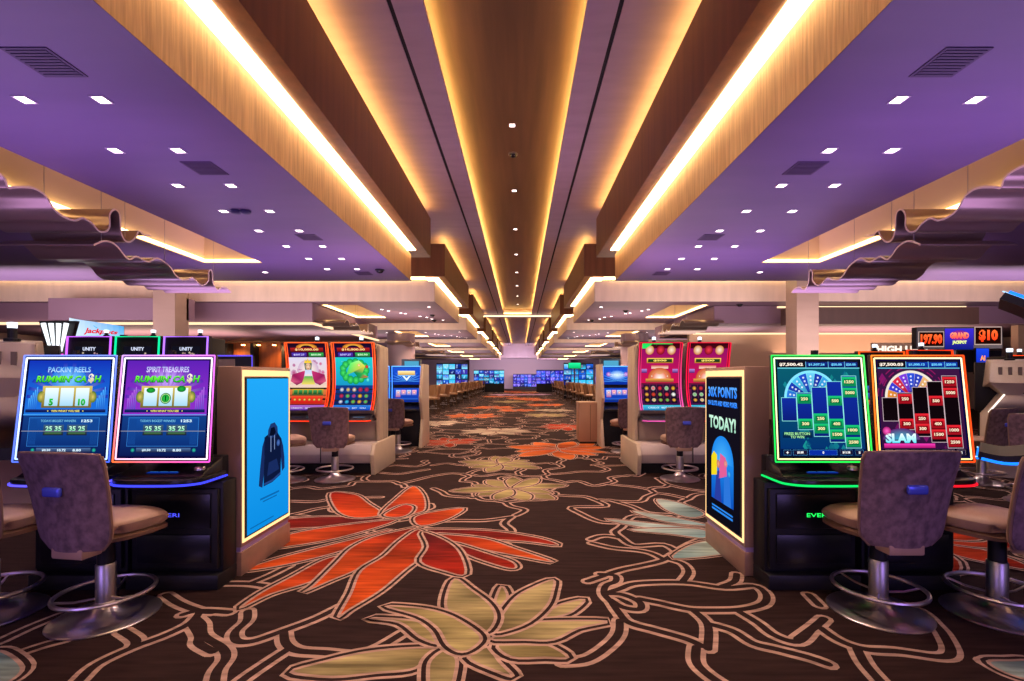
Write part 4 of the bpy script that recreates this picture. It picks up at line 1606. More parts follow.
# ------------------------------------------------------------------ padded slot chairs
def chair_parts(t):
    m = MB()
    m.lathe([(.262, 0), (.266, .006), (.255, .014), (.16, .03), (.09, .05), (.058, .085), (.05, .10)], 40)
    m.build('base_disc', CHROME, t, smooth=True)
    m = MB()
    m.lathe([(.05, .095), (.05, .31), (.046, .315)], 24)
    m.build('column', STEEL, t, smooth=True)
    m = MB()
    m.lathe([(.043, .31), (.043, .40), (.042, .47), (.06, .475), (.06, .49)], 20)
    m.build('column_sleeve', BLACK, t, smooth=True)
    m = MB()
    m.tube([(.235 * math.cos(2 * PI * k / 40), .235 * math.sin(2 * PI * k / 40), .15) for k in range(40)], .012, 8, closed=True)
    for k in range(3):
        a = PI / 2 + 2 * PI * k / 3 + .4
        m.tube([(.04 * math.cos(a), .04 * math.sin(a), .12), (.14 * math.cos(a), .14 * math.sin(a), .125), (.232 * math.cos(a), .232 * math.sin(a), .15)], .007, 6)
    m.build('foot_ring', CHROME, t, smooth=True)

    # seat: waterfall cushion
    def top(u, v):
        a = (u - .5) * 2
        b = v
        y = -.185 + .46 * b + .075 * abs(a) ** 2.5 * max(0, 1 - b * 3)
        ww = .245 * (1 - .10 * max(0, b - .6) / .4) * (1 - .24 * (1 - b) ** 2)
        e = abs(a) ** 4
        fr = max(0, (b - .72) / .28)
        bk = max(0, (.12 - b) / .12)
        z = .605 - .035 * e - .045 * fr ** 2 - .03 * bk ** 2 + .006 * math.sin(b * 3)
        x = ww * a
        if fr > 0:
            y -= .05 * (abs(a) ** 2) * fr
        return Vector((x, y, z))
    m = MB()
    m.grid(top, 14, 14, thick=lambda u, v: .092)
    m.build('seat', LEATHER, t, smooth=True, sub=1)
    m = MB()

    def pan(u, v):
        p = top(u, v)
        return Vector((p.x * .94, (p.y - .02) * .92 + .018, .508 - .012 * (abs(2 * u - 1) ** 3)))
    m.grid(pan, 8, 8, thick=lambda u, v: .022)
    m.build('seat_pan', mat('pan_brown', hx('6a4c40'), .5), t, smooth=True)

    # back: curved panel, rear upholstered in a darker worn cloth
    def back(u, v, off=0.0):
        a = (u - .5) * 2
        z = .455 + .545 * v
        ww = .226 + .041 * v - .055 * (max(0, .16 - v) / .16) ** 2 - .012 * (max(0, v - .94) / .06) ** 2
        y = -.225 - .055 * v * v - .035 * v + .055 * a * a + off
        return Vector((ww * a, y, z - (.012 * a * a if v > .9 else 0)))
    m = MB()
    m.grid(lambda u, v: back(1 - u, v, -.003), 12, 12, thick=lambda u, v: -.022)
    m.build('backrest', BACKFAB, t, smooth=True)
    m = MB()
    m.grid(lambda u, v: back(1 - u, .02 + .96 * v, .019), 12, 12, thick=lambda u, v: -.03 * (1 - abs(2 * u - 1) ** 6) * (1 - abs(2 * v - 1) ** 8) - .006)
    m.build('back_cushion', LEATHER, t, smooth=True)
    m = MB()
    rim = [back(0, k / 10, .008) for k in range(11)] + [back(k / 10, 1, .008) for k in range(1, 11)] + [back(1, 1 - k / 10, .008) for k in range(1, 11)]
    m.tube(rim, .010, 6)
    m.build('piping', PIPING, t, smooth=True)
    m = MB()
    m.box(-.10, .10, -.218, -.10, .41, .475)
    m.build('back_bracket', LEATHER, t, bevel=.012)
    m = MB()
    p = back(.5, .62)
    m.box(-.055, .055, p.y - .030, p.y - .003, p.z - .026, p.z + .026)
    g = m.build('back_grip', mat('grip_blue', hx('5a68f0'), .2, .4), t, bevel=.012, seg=3)
    return t


CHAIRS = [
    (-2.42, 2.83, -.16, "purple backed slot chair in front of the pink framed machine"),
    (-3.14, 2.86, .06, "slot chair cut off by the picture edge in front of the blue framed machine"),
    (2.14, 2.89, 0, "slot chair with its back to us in front of the green and orange framed machines"),
    (2.82, 2.86, .33, "slot chair in front of the orange framed machine, cut off by the picture edge"),
    (-2.53, 6.62, 0, "slot chair in front of the dragon machine with its back square to us"),
    (-3.18, 6.55, -.9, "slot chair turned sideways behind the hooded sweatshirt poster stand"),
    (2.20, 6.66, .0, "slot chair in front of the green lit crimson machine with its back square to us"),
    (2.86, 6.55, .8, "slot chair turned sideways behind the points poster stand"),
    (-2.30, 9.12, -.3, "slot chair turned in front of the blue twin screen machine with cream panel"),
    (-3.14, 9.2, .1, "slot chair mostly hidden behind the chair at the blue twin screen machine"),
    (1.98, 9.12, .3, "slot chair in front of the blue twin screen machine behind the low tan cabinet"),
    (2.86, 9.2, -.1, "slot chair hidden behind the crimson machines at the blue twin screens"),
    (6.1, 6.4, .3, "slot chair behind the orange framed machine, by the cream machine back"),
    (5.75, 5.4, -.6, "slot chair at the picture edge above the blue lower lip of the curved screen"),
]
first = None
for k, (x, y, rz, lab) in enumerate(CHAIRS):
    if first is None:
        first = chair_parts(thing('slot_chair', lab, 'chair', (x, y, 0), rz, 'padded slot chairs'))
    else:
        dup(first, (x, y, 0), rz, lab)
# ------------------------------------------------------------------ machines behind the front banks
def back_row(X, Y, label, col, art_fn=art_small, top=1.96, grp='machines behind the front banks'):
    t = thing('slot_machine', label, 'slot machine', (X, Y, 0), 0, grp)
    w = .31
    m = MB()
    m.box(-w, w, .0, .55, 0, .74)
    m.box(-w + .02, w - .02, .10, .45, .74, top - .02)
    m.build('cabinet', BLACK, t, bevel=.01)
    m = MB()
    m.box(-w, w, -.2, .1, .73, .78)
    m.build('button_deck', GLOSS, t, bevel=.01)
    z0 = .92
    m = MB()
    m.hexa([(-w, -.02, z0), (w, -.02, z0), (w, .1, z0), (-w, .1, z0)], [(-w + .005, .06, top), (w - .005, .06, top), (w - .005, .12, top), (-w + .005, .12, top)])
    m.build('display_housing', BLACK, t)
    c = Canvas(flat_surface((-w + .03, -.02 + .004, z0 + .03), (2 * w - .06, 0, 0), (0, .076, top - z0 - .06)), (2 * w - .06) / (top - z0), step=.001)
    art_fn(c)
    c.build('screen', SCREEN, t)
    m = MB()
    P = [(-w + .012, -.03, z0 + .01), (-w + .015, .045, top - .01), (w - .015, .045, top - .01), (w - .012, -.03, z0 + .01)]
    m.tube(P, .013, 6, cols=[col] * 4)
    m.build('neon_frame', NEON, t)
    m = MB()
    m.lathe([(.035, top - .02), (.035, top + .03), (.022, top + .035), (.022, top + .06)], 12, .06, .25)
    m.build('candle_base', BLACK, t)
    m = MB()
    m.lathe([(.028, top + .06), (.03, top + .10), (0, top + .105)], 12, .06, .25)
    m.build('candle_light', MATS['candle_light'], t)
    return t


back_row(-5.87, 6.55, "lilac framed machine top behind the blue machine, beneath the white and red sign", hx('c860ff', 1.1))
back_row(-5.21, 6.55, "teal green framed machine top behind the pink framed machine", hx('10d890', 1.1))
back_row(-4.55, 6.55, "lilac framed machine top right of the teal framed one", hx('b070ff', 1.1))
back_row(-6.53, 6.55, "low machine with a pink lit top edge beneath the fan of white tubes", hx('e040c0', 1.0), top=1.72)
back_row(4.74, 6.3, "machine behind the orange framed machine with grey screen top, nearest the HIGH LIMIT letters", hx('ff5a18', .8), top=1.74)
back_row(5.37, 6.3, "machine behind the orange framed machine beneath the jackpot display, orange edged", hx('ff3a10', 1), top=1.76)
back_row(8.04, 7.6, "violet screened machine with orange red edge beyond the cream machine back", hx('ff4a18', 1.1), art_fn=lambda c: art_blue(c, True, True), top=1.75)


def machine_rear(X, Y, rz, label):
    """the back of a cream machine: tapered hood, V neck and pedestal"""
    t = thing('slot_machine', label, 'slot machine', (X, Y, 0), rz, 'cream machine backs')
    m = MB()
    m.hexa([(-.25, -.12, 1.32), (.25, -.12, 1.32), (.25, .30, 1.25), (-.25, .30, 1.25)], [(-.21, .02, 1.62), (.21, .02, 1.62), (.21, .30, 1.66), (-.21, .30, 1.66)])
    m.hexa([(-.07, -.02, 1.13), (.07, -.02, 1.13), (.07, .20, 1.13), (-.07, .20, 1.13)], [(-.25, -.12, 1.32), (.25, -.12, 1.32), (.25, .25, 1.32), (-.25, .25, 1.32)])
    m.build('hood', CREAM, t, bevel=.012)
    m = MB()
    for k in range(3):
        m.box(-.14 + .10 * k, -.10 + .10 * k, -.065, -.04, 1.42, 1.54)
    m.build('vent', mat('vent_tan', hx('6a5a50'), .6), t)
    m = MB()
    m.hexa([(-.27, -.22, .0), (.27, -.22, .0), (.27, .35, .0), (-.27, .35, .0)], [(-.27, -.16, .86), (.27, -.16, .86), (.27, .35, .86), (-.27, .35, .86)])
    m.hexa([(-.27, -.16, .86), (.27, -.16, .86), (.27, .35, .86), (-.27, .35, .86)], [(-.09, -.02, 1.16), (.20, -.02, 1.16), (.20, .3, 1.16), (-.09, .3, 1.16)])
    m.build('pedestal', CREAM, t, bevel=.012)
    m = MB()
    m.tube([(-.26, -.175, .90), (-.075, -.035, 1.15)], .012, 6)
    m.build('edge_light', glow('warm_edge', (1, .85, .75), 1.6), t)
    m = MB()
    m.box(.0, .16, -.2, -.16, .62, .72)
    m.build('socket_plate', BLACK, t)
    m = MB()
    m.lathe([(.06, 1.64), (.06, 1.665), (.035, 1.67), (.035, 1.76)], 14, .02, .18)
    m.build('candle_base', BLACK, t)
    m = MB()
    m.lathe([(.035, 1.76), (.037, 1.81), (0, 1.815)], 14, .02, .18)
    m.build('candle_light', MATS['candle_light'], t)
    m = MB()
    m.box(-.33, .33, .30, .38, .9, 1.62)
    m.build('display_housing', BLACK, t, bevel=.01)
    return t


machine_rear(-4.75, 4.45, .6, "cream machine back with slotted vent behind the blue framed machine").scale = (1, 1, 1.06)
machine_rear(6.95, 6.85, -.6, "cream machine back with slotted vents behind the empty slot chair")

# machine seen from the side: its display sweeps back between two lips edged in blue light
t = thing('slot_machine', "black machine with a deep curved screen edged in blue neon, cut by the picture edge", 'slot machine', (3.94, 3.29, 0), math.radians(-134))
prof = [Vector(p) for p in ((-.60, .82), (-.45, .80), (-.25, .86), (-.10, 1.0), (-.02, 1.25), (-.06, 1.55), (-.24, 1.83), (-.46, 1.99))]
cv = catmull([(p.x, p.y) for p in prof], n=5)
m = MB()
def jp(u, v):
    k = min(len(cv) - 2, int(v * (len(cv) - 1)))
    q = cv[k].lerp(cv[k + 1], v * (len(cv) - 1) - k)
    return Vector((-.34 + .68 * u, q.x, q.y))


m.grid(jp, 1, 36, thick=-.05)
m.box(-.26, .26, .05, .55, 0, 1.5)
m.box(-.3, .3, -.1, .6, 0, .12)
m.build('cabinet', BLACK, t)
m = MB()
for s in (-.345, .345):
    P = [Vector((s, p.x + .02, p.y)) for p in cv]
    m.tube(P, .010, 8, cols=[hx('1a78ff', 1.3)] * len(P))
    P = [Vector((s * .94, p.x - .012, p.y + .01)) for p in cv]
    m.tube(P, .004, 6, cols=[hx('a8d8ff', 1.2)] * len(P))
m.tube([(-.34, cv[0].x, cv[0].y), (.34, cv[0].x, cv[0].y)], .009, 8, cols=[hx('1a78ff', 1.3)] * 2)
m.build('neon_frame', NEON, t)


def S_j(u, v):
    k = min(len(cv) - 2, int(v * (len(cv) - 1)))
    f = v * (len(cv) - 1) - k
    p = cv[k].lerp(cv[k + 1], f)
    d = (cv[k + 1] - cv[k]).normalized()
    return Vector((-.31 + .62 * u, p.x, p.y)), Vector((0, -d.y, d.x))


c = Canvas(S_j, .4, step=.002, nv=30)
c.rect(0, 0, 1, 1, hx('102050'), hx('3a3020'))
c.up()
for k in range(30):
    c.disc(RA.uniform(.1, .9), RA.uniform(.1, .95), RA.uniform(.04, .09), RA.choice([hx('d0b060'), hx('6080d0'), hx('b04060')]), hx('202040'), n=8)
c.build('screen', SCREEN, t)
t = thing('magazine_stack', "red and white striped stack of papers beneath the orange framed machine's deck", 'papers', (3.05, 4.0, 0))
m = MB()
for k in range(6):
    m.box(-.2 + RA.uniform(-.02, .02), .2 + RA.uniform(-.02, .02), -.12, .12, .56 + .028 * k, .582 + .028 * k, k % 2)
m.build('sheets', [mat('paper_white', hx('c8b0a8'), .7), mat('paper_red', hx('a82820'), .7)], t)
m = MB()
m.box(-.25, .25, -.15, .15, .50, .555)
m.box(-.05, .05, -.05, .05, .03, .50)
m.box(-.2, .2, -.15, .15, 0, .03)
m.build('stand', BLACK, t, bevel=.005)

# ------------------------------------------------------------------ signs
t = thing('tube_fan_sign', "fan of four glowing white tubes above the low pink edged machine", 'sign', (-6.92, 7.25, 0))
m = MB()
for k in range(4):
    a = (k - 1.5)
    m.tube([(.05 * a * .8, -.03, 1.72), (.115 * a, -.05, 2.20)], [.012, .03], 10)
m.build('tube', glow('fan_white', (.9, .95, 1.0), 1.6), t)
m = MB()
m.hexa([(-.13, 0, 1.70), (.13, 0, 1.70), (.13, .05, 1.70), (-.13, .05, 1.70)], [(-.28, -.01, 2.24), (.28, -.01, 2.24), (.28, .05, 2.24), (-.28, .05, 2.24)])
m.box(-.04, .04, .01, .05, 0, 1.72)
m.build('backing', BLACK, t)

t = thing('video_sign', "curved white and blue video sign with red script above the lilac framed machines", 'sign', (-7.55, 8.6, 0))
m = MB()


def S_v(u, v):
    a = -1.0 + 2.0 * u
    return Vector((.62 * math.sin(a * .9) * 1.0, .25 - .35 * math.cos(a * .9), 2.10 + .36 * v - .16 * u * v)), Vector((math.sin(a * .9), -math.cos(a * .9), 0))


m.grid(lambda u, v: S_v(u, v)[0], 16, 2, thick=.05)
m.box(-.5, -.44, .0, .1, 0, 2.15)
m.box(.44, .5, .0, .1, 0, 2.15)
m.build('housing', BLACK, t)
c = Canvas(S_v, 3.0, step=.004)
for k in range(12):
    c.rect(k / 12, 0, (k + 1) / 12, 1, mixc(hx('e8f4ff'), hx('80c8f0'), k / 12), mixc(hx('d8ecff'), hx('3aa0e8'), k / 12))
c.up()
c.disc(.1, .5, .08, hx('4050c0'), hx('6a20b0'), n=10)
c.poly([(.55, .75), (1, .95), (1, .7), (.6, .6)], hx('30b0e8'))
c.text("Jackpots", .66, .36, .42, hx('e01828'), w=.48, bold=.04, slant=.1)
c.build('screen', SCREEN, t)

t = thing('jackpot_sign', "three panel jackpot display with red digits either side of a blue panel", 'sign', (9.56, 10.6, 0), -.06)
t.scale = (.83, 1, 1)
m = MB()
m.box(-1.0, 1.15, .0, .16, 2.02, 2.50)
m.box(-.05, .05, .05, .12, 0, 2.05)
m.build('housing', BLACK, t, bevel=.01)
for nm, x0, x1, z0, z1, txt in (('digit_screen', -.97, -.32, 2.06, 2.40, "197.90"), ('title_screen', -.30, .42, 2.00, 2.46, None), ('digit_screen', .44, 1.12, 2.10, 2.50, "$10")):
    c = Canvas(flat_surface((x0, -.004, z0), (x1 - x0, 0, 0), (0, 0, z1 - z0)), (x1 - x0) / (z1 - z0), step=.004)
    if txt:
        c.rect(0, 0, 1, 1, hx('b09890'))
        c.up()
        c.rect(.03, .05, .97, .95, hx('1a0604'))
        c.up()
        c.text(txt, .5, .5, .66, hx('ff3010'), hx('ff6a30'), w=.84 if len(txt) > 3 else .7, bold=.06)
    else:
        c.rect(0, 0, 1, 1, hx('0a1a70'), hx('3a28c8'))
        c.up()
        c.disc(.5, .66, .34, hx('c03050'), hx('5a2090'), n=14, sy=.5)
        c.up()
        c.text("GRAND", .5, .67, .30, hx('ff4838'), hx('ff9a70'), w=.66, bold=.07)
        c.text("JACKPOT", .5, .33, .20, hx('c8e060'), hx('f0f8a0'), w=.5, bold=.07)
    c.build(nm, FARSCREEN, t)
t = thing('banner_sign', "small upright blue sign with orange letters below the jackpot display", 'sign', (9.55, 10.0, 0))
m = MB()
m.box(-.14, .14, 0, .05, 1.46, 2.0)
m.box(-.45, .45, .05, .1, 1.50, 1.95)
m.box(-.04, .04, .0, .05, 0, 1.5)
m.build('housing', BLACK, t)
c = Canvas(flat_surface((-.13, -.004, 1.47), (.26, 0, 0), (0, 0, .52)), .5, step=.004)
c.rect(0, 0, 1, 1, hx('0a1480'), hx('1a40d8'))
c.up()
c.text("AI", .5, .62, .2, hx('ff9a30'), w=.4, bold=.05)
c.text("21", .5, .3, .2, hx('ff5a20'), w=.5, bold=.05)
c.build('screen', FARSCREEN, t)
t = thing('high_limit_sign', "white HIGH LIMIT letters on a beige fascia beyond the machines", 'sign', (9.5, 12.0, 0))
m = MB()
m.box(-.75, .75, 0, .08, 1.85, 2.25)
m.box(-.70, -.62, .0, .08, 0, 1.86)
m.box(.62, .70, .0, .08, 0, 1.86)
m.build('fascia', WALLT, t)
c = Canvas(flat_surface((-.72, -.006, 2.0), (1.44, 0, 0), (0, 0, .18)), 1.44 / .18, step=.004)
c.text("HIGH LIMIT", .5, .5, .95, hx('fff0e0'), w=.92, bold=.05)
c.build('letters', FARSCREEN, t)
for k, (X, Y) in enumerate(((-2.75, 12.2), (2.2, 11.8))):
    t = thing('display_totem', ("tall blue lit totem behind the blue machines by the lady and dragon bank", "tall slim blue totem rising behind the crimson machines")[k], 'sign', (X, Y, 0))
    m = MB()
    m.box(-.24, .24, 0, .14, 0, 1.85)
    m.build('housing', mat('totem_blue', hx('3a5068'), .4), t, bevel=.01)
    c = Canvas(flat_surface((-.16, -.004, .5), (.36, 0, 0), (0, 0, 1.3)), .3, step=.003)
    c.rect(0, 0, 1, 1, hx('1f6a90'), hx('4a98b8'))
    c.build('screen', FARSCREEN, t)

# ------------------------------------------------------------------ hanging wave sculptures
XE = -4.62


def edge_trace(pts):
    out = []
    for a, b in pts:
        px, py = a / 4.0, 170 + b / 4.0
        Y = XE * F / (px - VX)
        out.append((Y, EYE + (VY - py) * Y / F))
    return out


UP = edge_trace([(0, 20), (30, 72), (60, 72), (130, 75), (180, 105), (215, 160), (255, 190), (300, 205), (330, 195), (365, 215), (395, 246), (425, 248), (440, 225), (440, 180), (458, 160),
                 (476, 178), (480, 240), (495, 280), (520, 290), (545, 268), (556, 246), (575, 262), (604, 264)])
y0_, z0_ = UP[0]
UP = [(2.6, 3.18), (2.8, 3.05), (3.0, 3.02), (3.15, 3.16), (3.3, 3.24), (3.5, 3.22), (3.65, 3.04), (3.8, 2.98), (3.95, 3.05), (4.08, 3.20)] + UP
LOW = edge_trace([(375, 302), (410, 288), (440, 290), (470, 310), (500, 348), (520, 360), (545, 348), (580, 366), (600, 368), (625, 355), (650, 365), (680, 390), (700, 420), (725, 440),
                  (750, 440), (770, 433), (800, 460), (820, 460), (835, 440), (836, 408), (846, 405), (851, 455), (870, 480), (890, 470), (912, 478), (924, 492)])


def wave(profile, side, shift, width, label):
    t = thing('wave_sculpture', label, 'hanging sculpture', (0, shift, 0), 0, 'wavy bronze sheets hung below the ceiling')
    c = catmull(profile, n=4)
    xe = XE if side < 0 else -XE + 2 * CX
    m = MB()
    out = xe + side * width
    n = len(c)
    th = .012
    off = offset_line(c, th)
    a, b = min(xe, out), max(xe, out)
    vs = [(xe, p.x, p.y) for p in c] + [(out, p.x, p.y) for p in c] + [(xe, p.x, p.y) for p in off] + [(out, p.x, p.y) for p in off]
    fs = []
    for i in range(n - 1):
        fs += [(i, i + 1, n + i + 1, n + i), (2 * n + i, 3 * n + i, 3 * n + i + 1, 2 * n + i + 1), (n + i, n + i + 1, 3 * n + i + 1, 3 * n + i)]
    fs += [(0, n, 3 * n, 2 * n), (n - 1, 3 * n - 1, 4 * n - 1, 2 * n - 1)]
    m._add(vs, fs)
    m.build('wave_sheet', BRONZE, t, smooth=True)
    m = MB()
    e = -side * .003
    vs = [(xe + e, p.x, p.y) for p in offset_line(c, -.004)] + [(xe + e, p.x, p.y) for p in offset_line(c, .017)]
    m._add(vs, [(i, i + 1, n + i + 1, n + i) for i in range(n - 1)])
    m.build('edge_strip', BRONZE_EDGE, t)
    for f in (.12, .5, .88):
        q = max(c[int(f * (n - 1)) - 3:int(f * (n - 1)) + 4], key=lambda p: p.y)
        m = MB()
        top = ZF - .06
        x = xe + side * .12
        m.tube([(x, q.x, q.y), (x, q.x, top)], .004, 5)
        m.build('cable', STEEL, t)
        m = MB()
        m.lathe([(.05, top - .025), (.05, top - .002)], 14, x, q.x)
        m.build('ceiling_rose', STEEL, t)
    return t


WIDE = 1.05
for side, nm in ((-1, 'left'), (1, 'right')):
    for k in range(4):
        far = ("above the front bank of machines", "over the lady and dragon machines" if side < 0 else "over the crimson machines", "above the first gaming tables", "far down the room above gaming tables")[k]
        if k == 0:
            wave(UP, side, 7.5 * k, WIDE, "upper wavy bronze sheet hung %s, %s of the aisle" % (far, nm))
        wave(LOW, side, 7.5 * k, WIDE, "lower wavy bronze sheet hung %s, %s of the aisle" % (far, nm))

# ------------------------------------------------------------------ ceiling fittings
DL = glow('downlight_lens', (1, .86, .84), 9)
ring_m = mat('downlight_trim', hx('c8b8c8'), .4)
m = MB()
m.box(-.047, .047, -.047, .047, -.008, 0)
dl_trim = m
proto_dl = None


def downlight(X, Y, Z, label, grp, rnd=False):
    global proto_dl
    if proto_dl is None:
        t = thing('downlight', label, 'downlight', (X, Y, Z), 0, grp)
        q = MB()
        q.box(-.05, .05, -.05, -.04, -.006, 0)
        q.box(-.05, .05, .04, .05, -.006, 0)
        q.box(-.05, -.04, -.04, .04, -.006, 0)
        q.box(.04, .05, -.04, .04, -.006, 0)
        q.build('trim_ring', ring_m, t)
        q = MB()
        q.box(-.04, .04, -.04, .04, -.003, 0)
        q.build('lens', DL, t)
        proto_dl = t
    else:
        dup(proto_dl, (X, Y, Z), 0, label, grp)


ORD = ['first', 'second', 'third', 'fourth', 'fifth', 'sixth', 'seventh', 'eighth']
for side, nm in ((-1, 'left'), (1, 'right')):
    for k in range(8):
        Y = 3.40 + .762 * k
        for q, w_ in ((2.80, 'aisle side'), (3.34, 'outer side')):
            if side > 0 and k < 1 and q < 3:
                pass
            downlight(CX + side * q, Y, ZS, "%s downlight of the %s pair on the purple ceiling %s of the aisle" % (w_, ORD[k], nm), 'downlights of the purple ceiling')
    downlight(CX + side * 4.6, 9.0, ZS, "lone square downlight beyond the end of the glowing ceiling tray %s of the aisle" % nm, 'downlights of the purple ceiling')
    for by, bn in ((12.5, 'second'), (20, 'third')):
        rq = random.Random(int(by))
        for k in range(9):
            downlight(CX + side * (2.4 + 1.7 * ((k * 5) % 9) / 9 + rq.uniform(-.1, .1)), by + .7 + 3.6 * ((k * 4) % 9) / 9 + rq.uniform(0, .4), ZS, "%s scattered square downlight of the %s ceiling section on the %s" % (ORD[min(k, 7)] if k < 8 else 'last', bn, nm), 'downlights of the further ceilings')
        for k in range(5):
            downlight(CX + side * (5.7 + .8 * k), by + 1.2 + .5 * ((k * 2) % 5), ZS, "%s square downlight outside the tray of the %s ceiling section on the %s" % (ORD[k], bn, nm), 'downlights of the further ceilings')
for k in range(8):
    downlight(CX + .02, 7.4 + 2.6 * k, ZC, "%s downlight from the front along the brown central ceiling strip" % ORD[k], 'downlights of the central strip')

GRILLE = mat('vent_grille', hx('4a3658'), .6)
for side, nm in ((-1, 'left'), (1, 'right')):
    for k, Y in enumerate((3.0, 4.52, 6.75, 9.1)):
        t = thing('air_vent', "%s dark square air vent from the front of the purple ceiling %s of the aisle" % (ORD[k], nm), 'vent', (CX + side * 2.80, Y, ZS), 0, 'ceiling air vents')
        m = MB()
        m.box(-.14, .14, -.14, .14, -.006, 0)
        m.build('frame', GRILLE, t)
        m = MB()
        for j in range(9):
            m.box(-.12, .12, -.122 + .0285 * j, -.105 + .0285 * j, -.010, -.006)
        m.build('slats', mat('vent_slats', hx('443250'), .6), t)
DOMEM = mat('camera_dome', (.004, .004, .006), .12)
for k, (X, Y, Z, lab) in enumerate([(-2.55, 8.8, ZS, "black dome camera under the purple ceiling beside the beam end"), (CX + .02, 8.35, ZC, "ringed dome camera on the brown central ceiling strip"),
                                    (-2.95, 16.6, ZS, "black dome camera on the mauve second ceiling, left of the aisle"), (-2.75, 15.2, ZS, "smaller black dome camera ahead of the mauve second ceiling's far edge, left of the aisle"),
                                    (2.45, 16.6, ZS, "black dome camera near the far edge of the second ceiling, right of the aisle"), (3.1, 14.2, ZS, "black dome camera in the middle of the second ceiling, right of the aisle"),
                                    (-5.85, 13.2, ZS, "black dome camera outside the tray of the second ceiling on the left"), (5.9, 13.0, ZS, "black dome camera under the second ceiling by the stone column")]):
    t = thing('dome_camera', lab, 'camera', (X, Y, Z + .006), 0, 'ceiling dome cameras')
    m = MB()
    m.lathe([(.085, 0), (.085, -.02), (.065, -.025)], 24)
    m.build('ring', STEEL if k == 1 else BLACK, t, smooth=True)
    m = MB()
    m.lathe([(.065, -.02), (.062, -.04), (.042, -.062), (0, -.072)], 24)
    m.build('dome', DOMEM, t, smooth=True)
t = thing('smoke_detector', "twin round smoke detector between downlights of the purple ceiling left of the aisle", 'detector', (-3.28, 5.68, ZS))
m = MB()
m.lathe([(.06, 0), (.06, -.02), (.04, -.035), (0, -.038)], 16, -.05, 0)
m.lathe([(.06, 0), (.06, -.02), (.04, -.035), (0, -.038)], 16, .06, 0)
m.build('sensor', mat('detector_dark', hx('3a3460'), .5), t, smooth=True)

# ------------------------------------------------------------------ gaming tables and stools down the room
def stool_proto(label, loc, rz):
    t = thing('stool', label, 'stool', loc, rz, 'brown stools along the gaming tables')
    m = MB()
    m.grid(lambda u, v: Vector(((u - .5) * .44 * (1 - .1 * v), (v - .5) * .42, .66 - .02 * abs(2 * u - 1) ** 3)), 6, 6, thick=lambda u, v: .07)
    m.build('seat', STOOLM, t, smooth=True)
    m = MB()
    m.grid(lambda u, v: Vector(((.5 - u) * (.42 + .05 * v), -.20 - .08 * v + .06 * (2 * u - 1) ** 2, .66 + .42 * v)), 8, 5, thick=lambda u, v: -.035)
    m.build('backrest', STOOLM, t, smooth=True)
    for sx in (-1, 1):
        for sy in (-1, 1):
            m = MB()
            m.tube([(sx * .15, sy * .14, .60), (sx * .20, sy * .19, 0)], [.022, .015], 8)
            m.build('leg', STOOLW, t, smooth=True)
    m = MB()
    m.tube([(-.18, -.17, .25), (.18, -.17, .25), (.18, .17, .25), (-.18, .17, .25)], .009, 6, closed=True)
    m.build('foot_rail', STEEL, t)
    return t


def table_proto(label, loc, rz):
    t = thing('gaming_table', label, 'table', loc, rz, 'gaming tables along the aisle')
    arc = [(math.cos(a) * 1.0, math.sin(a) * .78) for a in [PI * k / 16 for k in range(17)]]
    m = MB()
    m.prism_z(arc, .88, .92)
    m.build('felt_top', FELT, t)
    m = MB()
    P = [(x * 1.06, y * 1.06, .92) for x, y in arc]
    m.tube(P, .06, 8)
    m.build('rail', mat('rail_tan', hx('c8a070'), .5), t, smooth=True)
    m = MB()
    m.prism_z([(x * .5, y * .45 + .05) for x, y in arc], .06, .88)
    m.prism_z([(x * .6, y * .55 + .03) for x, y in arc], 0, .06)
    m.build('pedestal', RAIL, t)
    m = MB()
    m.box(-.35, .35, -.02, .10, .92, .97)
    for k in range(8):
        m.lathe([(.022, .97), (.022, 1.0)], 8, -.29 + .083 * k, .04, 1)
    m.build('chip_tray', [BLACK, mat('chips', hx('c84a38'), .5)], t)
    return t


sp = tp = None
TORD = ['first', 'second', 'third', 'fourth', 'fifth', 'sixth', 'seventh', 'eighth', 'ninth', 'tenth', 'eleventh', 'twelfth']
for side, nm in ((-1, 'left'), (1, 'right')):
    for k in range(11):
        Y = 15.2 + 2.55 * k
        X = CX + side * 4.15
        rz = PI / 2 if side < 0 else -PI / 2     # players' arc faces the aisle
        rz = -PI / 2 if side < 0 else PI / 2
        lab = "%s gaming table from the front in the row %s of the aisle" % (TORD[k], nm)
        if tp is None:
            tp = table_proto(lab, (X, Y, 0), rz)
        else:
            dup(tp, (X, Y, 0), rz, lab)
        for j, (da, dr) in enumerate(((-.8, 0), (0, .0), (.8, 0))):
            a = da
            sx = X - side * (1.12 * math.cos(a))
            sy = Y + 1.22 * math.sin(a)
            face = math.atan2(Y - sy, X - sx) - PI / 2 + RA.uniform(-.15, .15)
            lab = "%s stool from the near end at the %s gaming table %s of the aisle" % (ORD[j], TORD[k], nm)
            if sp is None:
                sp = stool_proto(lab, (sx, sy, 0), face)
            else:
                dup(sp, (sx, sy, 0), face, lab)

